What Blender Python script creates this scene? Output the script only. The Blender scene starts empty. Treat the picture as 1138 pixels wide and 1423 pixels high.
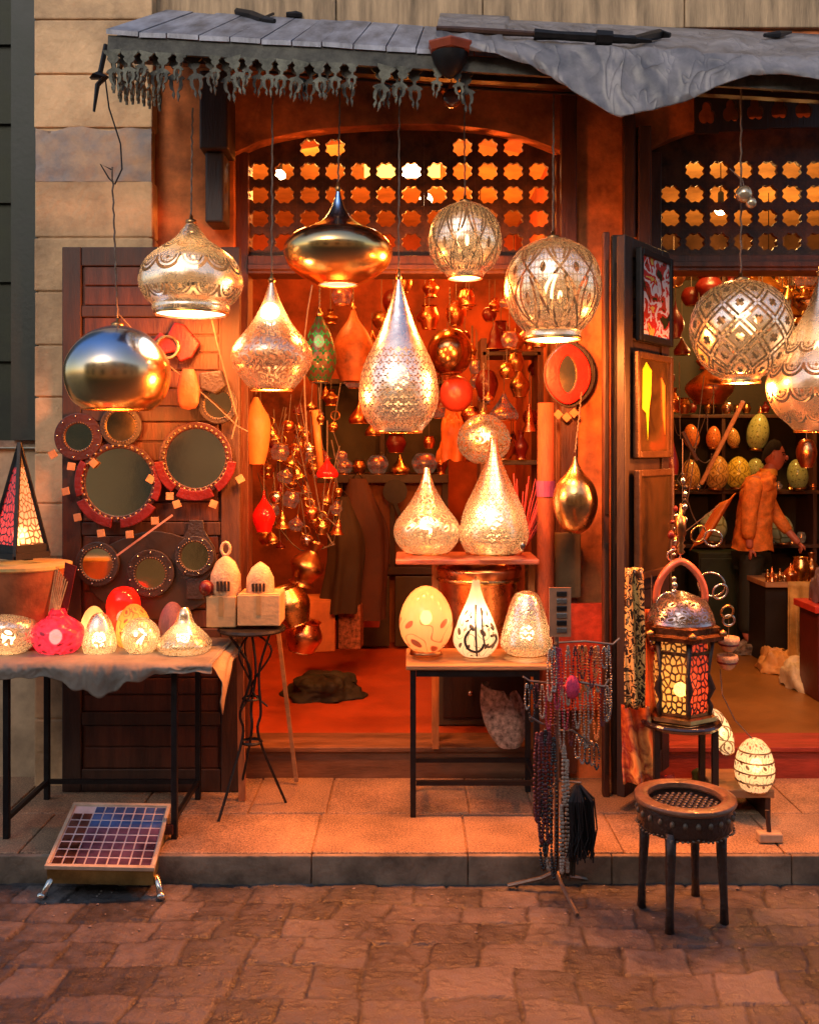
import bpy, math, random
from mathutils import Vector, Matrix, noise
R=math.radians; PI=math.pi
random.seed(7)
sc=bpy.context.scene; col=sc.collection
# ---------------- camera, world, sun, exposure ----------------
F=1358.0; ZC=1.95; HY=620.0
cam=bpy.data.cameras.new('camera'); co=bpy.data.objects.new('camera',cam); col.objects.link(co); sc.camera=co
co.location=(0,0,ZC); co.rotation_euler=(R(90),0,0)
cam.sensor_fit='VERTICAL'; cam.sensor_height=36; cam.lens=36*F/1423
cam.shift_y=-(711.5-HY)/1423; cam.clip_start=.05; cam.clip_end=500
w=bpy.data.worlds.new('World'); sc.world=w; w.use_nodes=True
nt=w.node_tree; bg=nt.nodes['Background']
sky=nt.nodes.new('ShaderNodeTexSky'); sky.sky_type='NISHITA'; sky.sun_disc=False
SE,SR=R(28),R(200)
sky.sun_elevation=SE; sky.sun_rotation=SR; sky.altitude=50; sky.air_density=1.0; sky.dust_density=1.5; sky.ozone_density=1.5
nt.links.new(sky.outputs[0],bg.inputs[0]); bg.inputs[1].default_value=.135
sd=bpy.data.lights.new('sun','SUN'); sd.energy=.6; sd.angle=R(25); sd.color=(1,.86,.7)
so=bpy.data.objects.new('sun',sd); col.objects.link(so)
# sun_rotation is measured clockwise from +Y
sv=Vector((math.sin(SR)*math.cos(SE),math.cos(SR)*math.cos(SE),math.sin(SE)))
so.rotation_euler=sv.to_track_quat('Z','Y').to_euler(); so.location=(0,-3,12)
sc.view_settings.view_transform='Standard'; sc.view_settings.look='None'; sc.view_settings.exposure=0.55; sc.view_settings.gamma=1
cy=sc.cycles; cy.transparent_max_bounces=16; cy.max_bounces=7; cy.diffuse_bounces=3; cy.glossy_bounces=4; cy.transmission_bounces=5
cy.use_denoising=True; cy.caustics_reflective=False; cy.caustics_refractive=False; cy.sample_clamp_indirect=4
WARM=(1,.26,.045)

# ---------------- helpers ----------------
def X(px,D): return (px-569)/F*D
def Z(py,D): return ZC-(py-HY)/F*D
def P(px,py,D): return Vector((X(px,D),D,Z(py,D)))
class MB:
    def __init__(s): s.v=[]; s.f=[]; s.uv={}; s.smooth=False
    def box(s,x0,x1,y0,y1,z0,z1,m=None):
        b=len(s.v); pts=[(x,y,z) for z in (z0,z1) for x,y in ((x0,y0),(x1,y0),(x1,y1),(x0,y1))]
        if m: pts=[tuple(m@Vector(p)) for p in pts]
        s.v+=pts; s.f+=[tuple(b+i for i in q) for q in ((3,2,1,0),(4,5,6,7),(0,1,5,4),(1,2,6,5),(2,3,7,6),(3,0,4,7))]
        return s
    def beam(s,a,b,w,h=None,up=(0,0,1)):
        a=Vector(a); b=Vector(b); h=h or w; d=(b-a); L=d.length; d.normalize(); up=Vector(up)
        if abs(d.dot(up))>.95: up=Vector((0,1,0))
        x=d.cross(up).normalized(); z=x.cross(d)
        m=Matrix((x,d,z)).transposed().to_4x4(); m.translation=a
        return s.box(-w/2,w/2,0,L,-h/2,h/2,m)
    def tube(s,pts,r,seg=8,caps=True,r1=None):
        pts=[Vector(p) for p in pts]; n=len(pts); b=len(s.v); prev=None
        for i,p in enumerate(pts):
            d=(pts[min(i+1,n-1)]-pts[max(i-1,0)]).normalized()
            if prev is None:
                a=Vector((0,0,1)) if abs(d.z)<.9 else Vector((1,0,0)); x=d.cross(a).normalized()
            else: x=(prev-d*prev.dot(d)).normalized()
            prev=x; y=d.cross(x)
            rr=(r[i] if isinstance(r,(list,tuple)) else (r if r1 is None else r+(r1-r)*i/(n-1)))
            for k in range(seg):
                t=2*PI*k/seg; s.v.append(tuple(p+(x*math.cos(t)+y*math.sin(t))*rr))
        for i in range(n-1):
            for k in range(seg):
                a=b+i*seg+k; c=b+i*seg+(k+1)%seg; s.f.append((a,c,c+seg,a+seg))
        if caps: s.f.append(tuple(b+k for k in range(seg))[::-1]); s.f.append(tuple(b+(n-1)*seg+k for k in range(seg)))
        return s
    def lathe(s,prof,seg=32,c=(0,0,0),sx=1,sy=1,rib=0,ribn=8,uv=True,m=None):
        b=len(s.v); n=len(prof); L=[0]
        for i in range(1,n): L.append(L[-1]+math.hypot(prof[i][0]-prof[i-1][0],prof[i][1]-prof[i-1][1]))
        T=L[-1] or 1
        for r,z in prof:
            for k in range(seg):
                t=2*PI*k/seg+PI/2; q=r*(1+rib*math.cos(ribn*t))
                p=Vector((c[0]+q*math.cos(t)*sx,c[1]+q*math.sin(t)*sy,c[2]+z))
                s.v.append(tuple(m@p) if m else tuple(p))
        for i in range(n-1):
            for k in range(seg):
                a=b+i*seg+k; d=b+i*seg+(k+1)%seg
                s.uv[len(s.f)]=((k/seg,L[i]/T),(k/seg,L[i+1]/T),((k+1)/seg,L[i+1]/T),((k+1)/seg,L[i]/T))
                s.f.append((a,a+seg,d+seg,d))
        return s
    def ball(s,c,r,seg=12,rings=8,sx=1,sy=1,sz=1):
        return s.lathe([(max(r*math.sin(PI*i/rings),1e-4),r*math.cos(PI*i/rings)*sz) for i in range(rings+1)],seg,c,sx,sy)
    def grid(s,fn,nu,nv):
        b=len(s.v)
        for j in range(nv+1):
            for i in range(nu+1): s.v.append(tuple(fn(i/nu,j/nv)))
        for j in range(nv):
            for i in range(nu):
                a=b+j*(nu+1)+i
                s.uv[len(s.f)]=((i/nu,j/nv),((i+1)/nu,j/nv),((i+1)/nu,(j+1)/nv),(i/nu,(j+1)/nv))
                s.f.append((a,a+1,a+nu+2,a+nu+1))
        return s
    def prism(s,poly,t,m=None,hole=None):
        # poly in local xz, facing -y, thickness t towards +y ; hole: list of same length
        n=len(poly); b=len(s.v)
        def add(pl,y):
            for x,z in pl:
                p=Vector((x,y,z)); s.v.append(tuple(m@p) if m else tuple(p))
        add(poly,0); add(poly,t)
        for i in range(n):
            j=(i+1)%n; s.f.append((b+i,b+j,b+n+j,b+n+i)[::-1])
        if hole:
            c=len(s.v); add(hole,0); add(hole,t)
            for i in range(n):
                j=(i+1)%n
                s.f.append((b+i,b+j,c+j,c+i)); s.f.append((b+n+i,c+n+i,c+n+j,b+n+j))
                s.f.append((c+i,c+j,c+n+j,c+n+i))
        else:
            s.f.append(tuple(b+i for i in range(n))); s.f.append(tuple(b+n+i for i in range(n))[::-1])
        return s
    def build(s,name,mt,parent=None,loc=(0,0,0),smooth=False,bevel=0,solid=0,sub=0,rot=None):
        me=bpy.data.meshes.new(name); me.from_pydata(s.v,[],s.f)
        if s.uv:
            ul=me.uv_layers.new(name='UVMap')
            for fi,uvs in s.uv.items():
                for k,li in enumerate(me.polygons[fi].loop_indices): ul.data[li].uv=uvs[k]
        if smooth or s.smooth: me.polygons.foreach_set('use_smooth',[True]*len(me.polygons))
        me.validate(); me.update()
        if mt: me.materials.append(mt)
        o=bpy.data.objects.new(name,me); col.objects.link(o); o.location=loc
        if rot: o.rotation_euler=rot
        if parent: o.parent=parent
        if solid: md=o.modifiers.new('s','SOLIDIFY'); md.thickness=solid; md.offset=-1
        if bevel: md=o.modifiers.new('b','BEVEL'); md.width=bevel; md.segments=2; md.limit_method='ANGLE'; md.angle_limit=R(40)
        if sub: md=o.modifiers.new('d','SUBSURF'); md.levels=sub; md.render_levels=sub
        return o
def catmull(pts,n=5):
    out=[]
    for i in range(len(pts)-1):
        p0=pts[max(i-1,0)];p1=pts[i];p2=pts[i+1];p3=pts[min(i+2,len(pts)-1)]
        for k in range(n):
            t=k/n
            out.append(tuple(.5*((2*b)+(-a+c)*t+(2*a-5*b+4*c-d)*t*t+(-a+3*b-3*c+d)*t**3) for a,b,c,d in zip(p0,p1,p2,p3)))
    out.append(tuple(pts[-1])); return out
def thing(name,label,cat,loc=(0,0,0),group=None,rz=0):
    o=bpy.data.objects.new(name,None); col.objects.link(o); o.location=loc; o.rotation_euler=(0,0,rz); o.empty_display_size=.1
    return tag(o,label,cat,group)
def tag(o,label,cat,group=None):
    o['label']=label; o['category']=cat
    if group: o['group']=group
    return o
def struct(o,kind='structure'): o['kind']=kind; return o
def copy_tree(o,parent=None):
    c=o.copy(); col.objects.link(c); c.parent=parent
    for ch in [x for x in o.children]: copy_tree(ch,c)
    return c
# ---------------- materials ----------------
class N:
    """tiny node-math wrapper"""
    def __init__(s,t,sock): s.t=t; s.s=sock
    def _m(s,op,*a):
        n=s.t.nodes.new('ShaderNodeMath'); n.operation=op
        for i,x in enumerate((s,)+a):
            if isinstance(x,N): s.t.links.new(x.s,n.inputs[i])
            else: n.inputs[i].default_value=x
        return N(s.t,n.outputs[0])
    def __add__(s,o): return s._m('ADD',o)
    def __sub__(s,o): return s._m('SUBTRACT',o)
    def __mul__(s,o): return s._m('MULTIPLY',o)
    def __truediv__(s,o): return s._m('DIVIDE',o)
    def abs(s): return s._m('ABSOLUTE')
    def sin(s): return s._m('SINE')
    def fr(s): return s._m('FRACT')
    def fl(s): return s._m('FLOOR')
    def cos(s): return s._m('COSINE')
    def at2(s,o): return s._m('ARCTAN2',o)
    def sq(s): return s._m('SQRT')
    def mx(s,o): return s._m('MAXIMUM',o)
    def mn(s,o): return s._m('MINIMUM',o)
    def gt(s,o): return s._m('GREATER_THAN',o)
    def lt(s,o): return s._m('LESS_THAN',o)
MC={}
def newmat(name):
    m=bpy.data.materials.new(name); m.use_nodes=True; return m,m.node_tree,m.node_tree.nodes['Principled BSDF']
def c4(c): return (c[0],c[1],c[2],1)
def mat(name,c,rough=.6,metal=0,var=.25,scale=6,bump=.15,c2=None,bscale=None,emit=None,es=0,spec=None,stretch=None,coat=0):
    if name in MC: return MC[name]
    m,t,p=newmat(name); L=t.links.new
    tc=t.nodes.new('ShaderNodeTexCoord'); src=tc.outputs['Object']
    if stretch:
        mp=t.nodes.new('ShaderNodeMapping'); mp.inputs['Scale'].default_value=stretch; L(src,mp.inputs[0]); src=mp.outputs[0]
    nz=t.nodes.new('ShaderNodeTexNoise'); nz.inputs['Scale'].default_value=scale; nz.inputs['Detail'].default_value=8; nz.inputs['Roughness'].default_value=.65; L(src,nz.inputs[0])
    rp=t.nodes.new('ShaderNodeValToRGB'); L(nz.outputs[0],rp.inputs[0])
    d=c2 or tuple(x*(1-var*1.6) for x in c)
    rp.color_ramp.elements[0].position=.32; rp.color_ramp.elements[0].color=c4(d)
    rp.color_ramp.elements[1].position=.66; rp.color_ramp.elements[1].color=c4(tuple(min(1,x*(1+var*.5)) for x in c))
    L(rp.outputs[0],p.inputs['Base Color'])
    p.inputs['Roughness'].default_value=rough; p.inputs['Metallic'].default_value=metal
    mr=t.nodes.new('ShaderNodeMapRange'); L(nz.outputs[0],mr.inputs[0]); mr.inputs[3].default_value=max(.02,rough-.12); mr.inputs[4].default_value=min(1,rough+.15); L(mr.outputs[0],p.inputs['Roughness'])
    if coat: p.inputs['Coat Weight'].default_value=coat
    if bump:
        n2=t.nodes.new('ShaderNodeTexNoise'); n2.inputs['Scale'].default_value=bscale or scale*6; n2.inputs['Detail'].default_value=6; L(src,n2.inputs[0])
        b=t.nodes.new('ShaderNodeBump'); b.inputs['Strength'].default_value=bump; b.inputs['Distance'].default_value=.01; L(n2.outputs[0],b.inputs['Height']); L(b.outputs[0],p.inputs['Normal'])
    if emit: p.inputs['Emission Color'].default_value=c4(emit); p.inputs['Emission Strength'].default_value=es
    MC[name]=m; return m
def emis(name,c,s):
    if name in MC: return MC[name]
    m=bpy.data.materials.new(name); m.use_nodes=True; t=m.node_tree; t.nodes.clear()
    e=t.nodes.new('ShaderNodeEmission'); e.inputs[0].default_value=c4(c); e.inputs[1].default_value=s
    o=t.nodes.new('ShaderNodeOutputMaterial'); t.links.new(e.outputs[0],o.inputs[0]); MC[name]=m; return m
def pattern(t,kind,nu,nv,v0,v1,thr,etch=False):
    uvn=t.nodes.new('ShaderNodeTexCoord'); sp=t.nodes.new('ShaderNodeSeparateXYZ'); t.links.new(uvn.outputs['UV'],sp.inputs[0])
    u0=N(t,sp.outputs[0]); w0=N(t,sp.outputs[1]); u=u0*nu; v=w0*nv
    def vor(a,b,rnd=.8):
        cb=t.nodes.new('ShaderNodeCombineXYZ'); t.links.new(a.s,cb.inputs[0]); t.links.new(b.s,cb.inputs[1])
        n=t.nodes.new('ShaderNodeTexVoronoi'); n.voronoi_dimensions='2D'; n.feature='DISTANCE_TO_EDGE'; n.inputs['Scale'].default_value=1; n.inputs['Randomness'].default_value=rnd
        t.links.new(cb.outputs[0],n.inputs['Vector']); return N(t,n.outputs['Distance'])
    lat=((u*25.13).sin()*(v*25.13).sin()).abs().lt(.28); e=lat
    if kind=='scale':
        row=v.fl(); x=(u+(row*.5)).fr()-.5; y=v.fr(); d=(x*x+y*y).sq()
        h=((d-.5).abs().lt(.06)).mx((d-.33).abs().lt(.035)).mx((x*x+(y-.12)*(y-.12)).sq().lt(.07)); e=lat*d.lt(.31)
    elif kind=='lozenge':
        a=((u+v).fr()-.5).abs(); b=((u-v).fr()-.5).abs(); m=a.mx(b)
        h=(m-.40).abs().lt(.045); h=h.mx(m.lt(.19)*a.mn(b).lt(.085)); e=(m.lt(.36)*m.gt(.31)).mx(lat*m.gt(.45))
    elif kind=='curl':
        f=(u*6.283).sin()*(v*6.283+1.57).sin()+((u*12.566+(v*6.283).sin()*2).sin()*.45)+((v*12.566).sin()*.3)
        g=f.abs(); h=g.lt(thr*1.25)*g.gt(thr*.2); h=h.mx(g.gt(1.05)); e=(g-.55).abs().lt(.07)
    elif kind=='fine':
        row=v.fl(); a=(u+row*.5).fr()-.5; b=v.fr()-.5; d=(a*a+b*b).sq(); g=(b.at2(a)*4).cos()
        h=d.lt(g*.13+.31)*d.gt(g*-.03+.12); e=d.gt(.6)
    elif kind=='crackle': h=vor(u,v).gt(thr)
    elif kind=='leaf':
        x=(u.fr()-.5); y=v.fr()-.5; a=(x.abs()*2-((y*3.1416+1.57).sin()*.92)).abs(); a2=(x.abs()*2-((y*3.1416+1.57).sin()*.5)).abs()
        h=a.lt(.11).mx(a2.lt(.085)*y.abs().lt(.36)); d=(x*x*4+y*y*2).sq(); h=h.mx(d.lt(.15)*d.gt(.05)); h=h.mx(((x.abs()-.5).abs()*((x.abs()-.5).abs())+((y.abs()-.5).abs())*((y.abs()-.5).abs())).sq().lt(.09)); e=lat*a.gt(.14)
    else: h=vor(u,v).gt(thr)
    band=w0.gt(v0)*w0.lt(v1)
    if etch: return h*band,e*band
    return h*band
def filigree(name,base,kind,nu,nv,v0=.1,v1=.95,thr=.12,rough=.22,hole='t',glow=(1,.62,.34),gs=.6,trans=.25,dark=False):
    """pierced metal: holes let the lamp show, tinted for its dim inside; translucent metal adds glow"""
    if name in MC: return MC[name]
    m,t,p=newmat(name); L=t.links.new; p.inputs['Metallic'].default_value=1; 
    tc=t.nodes.new('ShaderNodeTexCoord'); nz=t.nodes.new('ShaderNodeTexNoise'); nz.inputs['Scale'].default_value=22; nz.inputs['Detail'].default_value=5; L(tc.outputs['Object'],nz.inputs[0])
    mr=t.nodes.new('ShaderNodeMapRange'); L(nz.outputs[0],mr.inputs[0]); mr.inputs[3].default_value=rough-.1; mr.inputs[4].default_value=rough+.18; L(mr.outputs[0],p.inputs['Roughness'])
    p.inputs['Base Color'].default_value=c4(base)
    b=t.nodes.new('ShaderNodeBump'); b.inputs['Strength'].default_value=.25; b.inputs['Distance'].default_value=.01; L(nz.outputs[0],b.inputs['Height']); L(b.outputs[0],p.inputs['Normal'])
    h,h2=pattern(t,kind,nu,nv,v0,v1,thr,True); cm=t.nodes.new('ShaderNodeMixRGB'); cm.inputs[1].default_value=c4(base); cm.inputs[2].default_value=c4(tuple(x*.1 for x in base)); L((h2*.75).s,cm.inputs[0]); L(cm.outputs[0],p.inputs['Base Color'])
    tl=t.nodes.new('ShaderNodeBsdfTranslucent'); tl.inputs[0].default_value=(1,.66,.38,1)
    tr=t.nodes.new('ShaderNodeBsdfTransparent'); tr.inputs[0].default_value=(.42,.34,.27,1)
    em=t.nodes.new('ShaderNodeEmission'); em.inputs[0].default_value=c4(glow); em.inputs[1].default_value=gs*.12
    mh=t.nodes.new('ShaderNodeMixShader'); mh.inputs[0].default_value=.16; L(tr.outputs[0],mh.inputs[1]); L(tl.outputs[0],mh.inputs[2])
    mh.inputs[0].default_value=.03 if dark else .16
    if dark: tr.inputs[0].default_value=(.2,.13,.09,1)  # dim inside of the lamp put into the hole tint
    ah=t.nodes.new('ShaderNodeAddShader'); L(mh.outputs[0],ah.inputs[0]); L(em.outputs[0],ah.inputs[1])
    mm=t.nodes.new('ShaderNodeMixShader'); mm.inputs[0].default_value=.10+trans*.2; L(p.outputs[0],mm.inputs[1]); L(tl.outputs[0],mm.inputs[2])
    mx=t.nodes.new('ShaderNodeMixShader'); L(h.s,mx.inputs[0]); L(mm.outputs[0],mx.inputs[1]); L(ah.outputs[0],mx.inputs[2])
    L(mx.outputs[0],t.nodes['Material Output'].inputs[0]); MC[name]=m; return m
def glowglass(name,c,es=.3,kind=None,nu=6,nv=4,line=(.05,.02,.01),thr=.06,trans=.75,lc=None,v0=0,v1=1):
    """coloured glass or thin shell lit from inside, with painted or leaded lines"""
    if name in MC: return MC[name]
    m,t,p=newmat(name); L=t.links.new
    p.inputs['Base Color'].default_value=c4(c); p.inputs['Roughness'].default_value=.15; p.inputs['Coat Weight'].default_value=.5
    p.inputs['Emission Color'].default_value=c4(c); p.inputs['Emission Strength'].default_value=es*.5
    tl=t.nodes.new('ShaderNodeBsdfTranslucent'); tl.inputs[0].default_value=c4(c)
    a=t.nodes.new('ShaderNodeMixShader'); a.inputs[0].default_value=trans; L(p.outputs[0],a.inputs[1]); L(tl.outputs[0],a.inputs[2]); out=a
    if kind:
        h=pattern(t,kind,nu,nv,v0,v1,thr); kind='curl' if kind in('leaf','scale') else kind; q=t.nodes.new('ShaderNodeBsdfPrincipled'); q.inputs['Base Color'].default_value=c4(line); q.inputs['Roughness'].default_value=.4
        b=t.nodes.new('ShaderNodeMixShader')
        L(h.s,b.inputs[0]); L((q if kind in('lozenge','curl') else a).outputs[0],b.inputs[2]); L((a if kind in('lozenge','curl') else q).outputs[0],b.inputs[1]); out=b
    tp=t.nodes.new('ShaderNodeBsdfTransparent'); tp.inputs[0].default_value=c4(tuple(min(1,x+.15) for x in c)); fx=t.nodes.new('ShaderNodeMixShader'); fx.inputs[0].default_value=.12; L(out.outputs[0],fx.inputs[1]); L(tp.outputs[0],fx.inputs[2]); out=fx
    L(out.outputs[0],t.nodes['Material Output'].inputs[0]); MC[name]=m; return m
# shared materials
wood_dark=mat('dark wood',(.035,.016,.009),.5,stretch=(6,6,1),scale=3,bump=.3)
wood_red=mat('reddish wood',(.11,.03,.012),.5,stretch=(5,5,.8),scale=3,bump=.35,var=.4)
wood_brown=mat('brown wood',(.065,.024,.011),.55,stretch=(5,5,.8),scale=3,bump=.3,var=.35)
wood_pale=mat('pale wood',(.42,.22,.1),.5,stretch=(1,6,6),scale=3,bump=.2)
iron=mat('black iron',(.025,.022,.022),.45,.6,scale=20,bump=.1)
brass=mat('brass',(.75,.42,.14),.25,1,scale=12,bump=.08,var=.3)
bronze=mat('bronze',(.55,.27,.1),.3,1,scale=12,bump=.08,var=.3)
copper=mat('copper',(.8,.3,.12),.28,1,scale=9,bump=.15,var=.3)
mirror_tint=1
silver=mat('silvered metal',(.75,.68,.58),.2,1,scale=12,bump=.05,var=.15)
bulb_m=emis('lamp bulb',(1,.7,.38),20)
bulb_s=emis('small lamp bulb',(1,.66,.34),10)
cordm=mat('twisted cord',(.16,.11,.08),.7,scale=60,bump=.2)
# ================= SETTING =================
# street of stone setts: one height-field sheet near the shop, plain sheet further out
def sett_rows():
    rows=[]; y=-.2; rnd=random.Random(3)
    y=2.3
    while y<4.6:
        h=rnd.uniform(.14,.21); xs=[]; x=-4.2+rnd.uniform(0,.2)
        while x<4.3: wd=rnd.uniform(.17,.34); xs.append((x,x+wd,rnd.uniform(-.004,.004),rnd.random(),rnd.uniform(-.035,.035))); x+=wd
        rows.append((y,y+h,xs)); y+=h
    return rows
ROWS=sett_rows()
def street_mesh():
    x0,x1,y0,y1=-2.7,2.7,3.1,4.42; st=.008; nx=int((x1-x0)/st); ny=int((y1-y0)/st)
    v=[];tone=[]
    import bisect
    for j in range(ny+1):
        y=y0+(y1-y0)*j/ny
        for i in range(nx+1):
            x=x0+(x1-x0)*i/nx
            wx=x+.05*noise.noise(Vector((x*2.1,y*2.1,0)))+.014*noise.noise(Vector((x*11,y*11,3)))-.14*(y-3.6)
            wy=y+.05*noise.noise(Vector((x*1.7+9,y*1.7,5)))+.014*noise.noise(Vector((x*11,y*11,8)))+.03*math.sin(x*1.1)
            r=next((q for q in ROWS if q[0]<=wy<q[1]),ROWS[-1])
            k=max(0,min(len(r[2])-1,bisect.bisect([s[0] for s in r[2]],wx)-1)); s=r[2][k]
            d=min(wx-s[0],s[1]-wx,wy-r[0],r[1]-wy); d=max(d,0)
            e=min(1,d/.009); z=-.009*(1-e)**1.6+s[2]+s[4]*(wy-(r[0]+r[1])/2)
            z+=.006*noise.noise(Vector((x*8,y*8,s[3]*20)))+.0035*noise.noise(Vector((x*38,y*38,1)))+.005*abs(noise.noise(Vector((x*14,y*40,7))))
            v.append((x,y,z)); tone.append((s[3]*.5+.1+.4*(.5+noise.noise(Vector((x*3,y*3,4)))))*(.35+.65*min(1,d/.012)))
    f=[]
    for j in range(ny):
        for i in range(nx):
            a=j*(nx+1)+i; f.append((a,a+1,a+nx+2,a+nx+1))
    return v,f,tone
v,f,tone=street_mesh()
b=len(v)
for p in ((-60,-60,-.008),(60,-60,-.008),(60,3.1,-.008),(-60,3.1,-.008),(-60,3.1,-.008),(-2.7,3.1,-.008),(-2.7,4.42,-.008),(-60,4.42,-.008),(2.7,3.1,-.008),(60,3.1,-.008),(60,4.42,-.008),(2.7,4.42,-.008),(-60,4.42,-.05),(60,4.42,-.05),(60,60,-.05),(-60,60,-.05)):
    v.append(p); tone.append(.5)
f+=[(b,b+1,b+2,b+3),(b+4,b+5,b+6,b+7),(b+8,b+9,b+10,b+11),(b+12,b+13,b+14,b+15)]
me=bpy.data.meshes.new('street'); me.from_pydata(v,[],f); at=me.attributes.new('tone','FLOAT','POINT'); at.data.foreach_set('value',tone)
me.polygons.foreach_set('use_smooth',[True]*len(f)); me.update()
sm,t,p=newmat('street stone'); L=t.links.new
a=t.nodes.new('ShaderNodeAttribute'); a.attribute_name='tone'
tc=t.nodes.new('ShaderNodeTexCoord'); nz=t.nodes.new('ShaderNodeTexNoise'); nz.inputs['Scale'].default_value=14; nz.inputs['Detail'].default_value=9; L(tc.outputs['Object'],nz.inputs[0])
mm=N(t,a.outputs['Fac'])*.7+N(t,nz.outputs[0])*.45
rp=t.nodes.new('ShaderNodeValToRGB'); L(mm.s,rp.inputs[0]); e=rp.color_ramp.elements; e[0].position=.15; e[0].color=(.02,.018,.016,1); e[1].position=.92; e[1].color=(.19,.16,.14,1)
n=e.new(.5); n.color=(.07,.06,.054,1); L(rp.outputs[0],p.inputs['Base Color'])
mr=t.nodes.new('ShaderNodeMapRange'); L(nz.outputs[0],mr.inputs[0]); mr.inputs[1].default_value=.35; mr.inputs[2].default_value=.65; mr.inputs[3].default_value=.3; mr.inputs[4].default_value=.68; L(mr.outputs[0],p.inputs['Roughness'])
n2=t.nodes.new('ShaderNodeTexNoise'); n2.inputs['Scale'].default_value=110; n2.inputs['Detail'].default_value=6; L(tc.outputs['Object'],n2.inputs[0])
bm=t.nodes.new('ShaderNodeBump'); bm.inputs['Strength'].default_value=.6; bm.inputs['Distance'].default_value=.007; L(n2.outputs[0],bm.inputs['Height']); L(bm.outputs[0],p.inputs['Normal'])
me.materials.append(sm); so_=bpy.data.objects.new('street',me); col.objects.link(so_); struct(so_)

# pavement slabs
granite,t,p=newmat('speckled granite'); L=t.links.new
tc=t.nodes.new('ShaderNodeTexCoord')
def tn(sc_,det=4):
    n=t.nodes.new('ShaderNodeTexNoise'); n.inputs['Scale'].default_value=sc_; n.inputs['Detail'].default_value=det; L(tc.outputs['Object'],n.inputs[0]); return N(t,n.outputs[0])
f1=tn(130,3)*.75+tn(3,6)*.5
rp=t.nodes.new('ShaderNodeValToRGB'); L(f1.s,rp.inputs[0]); e=rp.color_ramp.elements; e[0].position=.42; e[0].color=(.09,.055,.032,1); e[1].position=.8; e[1].color=(.62,.38,.21,1); q=e.new(.6); q.color=(.3,.185,.105,1)
L(rp.outputs[0],p.inputs['Base Color']); p.inputs['Roughness'].default_value=.55
bm=t.nodes.new('ShaderNodeBump'); bm.inputs['Strength'].default_value=.5; bm.inputs['Distance'].default_value=.004; L(f1.s,bm.inputs['Height']); L(bm.outputs[0],p.inputs['Normal'])
sb=MB(); g=.004
xs=[-3.1,-2.4,-1.75,-1.13,-.436,.26,.96,1.68,2.4,3.1]
for i in range(len(xs)-1): sb.box(xs[i]+g,xs[i+1]-g,4.38,4.85-g,-.1,.13+((i*7)%3-1)*.0015)
xs=[-3.1,-2.7,-2.0,-1.35,-.8,-.41,.3,.62,1.3,1.95,2.6,3.1]
for i in range(len(xs)-1): sb.box(xs[i]+g,xs[i+1]-g,4.85+g,5.44,-.1,.129+((i*5)%3-1)*.0015)
sb.box(-3.1,3.1,4.42,5.44,-.12,.118)
struct(sb.build('pavement',granite,bevel=.006))
kb=MB()
xs=[-3.1,-2.3,-1.2,-.436,.26,.9,1.7,2.4,3.1]
kerb=mat('kerb stone',(.3,.22,.145),.7,scale=5,bump=.6,bscale=40,var=.45)
for i in range(len(xs)-1): kb.box(xs[i]+g/2,xs[i+1]-g/2,4.35,4.378,-.1,.1265)
struct(kb.build('kerb',kerb,bevel=.006))
for (nm,x0,x1,c,z1) in (('shop_floor',-1.6,1.0,(.42,.07,.018),.3),('second_shop_floor',1.02,4.2,(.26,.11,.02),.3)):
    m=mat(nm,c,.38,scale=2.5,bump=.12,var=.22,bscale=25)
    struct(MB().box(x0,x1,5.62,9.2,.1,z1).build(nm,m))
# ================= SHOP BUILDING =================
stone=mat('pale stone',(.7,.43,.22),.8,scale=2.2,bump=.8,bscale=28,var=.36)
stone_up=mat('upper stone',(.48,.32,.18),.85,scale=2.5,stretch=(5,1,.6),bump=.5,bscale=25,var=.4)
plaster=mat('ochre plaster',(.72,.2,.05),.8,scale=3.2,bump=.8,bscale=16,var=.5)
FY=5.36
bld=thing('shop_building','two bay stone fronted bazaar shop building with arched wooden lattices','building',(0,FY,0))
def bpart(mb,name,m,parent=None,**k):
    for i,p in enumerate(mb.v): mb.v[i]=(p[0],p[1]-FY,p[2])
    return mb.build(name,m,parent or bld,**k)
AL=[(325,212),(360,196),(400,186),(450,178),(510,174),(560,172),(620,173),(680,179),(730,190),(770,205),(792,216)]
AR=[(905,205),(930,192),(960,181),(1000,170),(1050,162),(1110,157),(1180,157),(1260,165),(1330,180),(1400,205)]
def arch_z(A,x,D=FY):
    px=569+x/D*F
    for (a,b_),(c,d_) in zip(A,A[1:]):
        if a<=px<=c: return Z(b_+(d_-b_)*(px-a)/(c-a),D)
    return None
wl=MB()
def wallstrip(A,x0,x1,ztop,y0,y1,n=28):
    for i in range(n):
        a=x0+(x1-x0)*i/n; b_=x0+(x1-x0)*(i+1)/n
        za=arch_z(A,a+1e-4); zb=arch_z(A,b_-1e-4); k=len(wl.v)
        wl.v+= [(a,y0,za),(b_,y0,zb),(b_,y0,ztop),(a,y0,ztop),(a,y1,za),(b_,y1,zb)]
        wl.f+= [(k,k+1,k+2,k+3),(k,k+4,k+5,k+1)]
XL0,XL1=X(325,FY),X(792,FY); XR0,XR1=X(905,FY),X(1400,FY)
ZT=Z(42,FY)
wallstrip(AL,XL0,XL1,ZT,FY,FY+.3); wallstrip(AR,XR0,XR1,ZT,FY,FY+.3)
wl.box(X(205,FY),XL0,FY,FY+.28,.1,ZT); wl.box(XL1,XR0,FY,FY+.28,.1,ZT); wl.box(XR1,XR1+1,FY,FY+.28,.1,ZT)
bpart(wl,'facade_wall',plaster)
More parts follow.
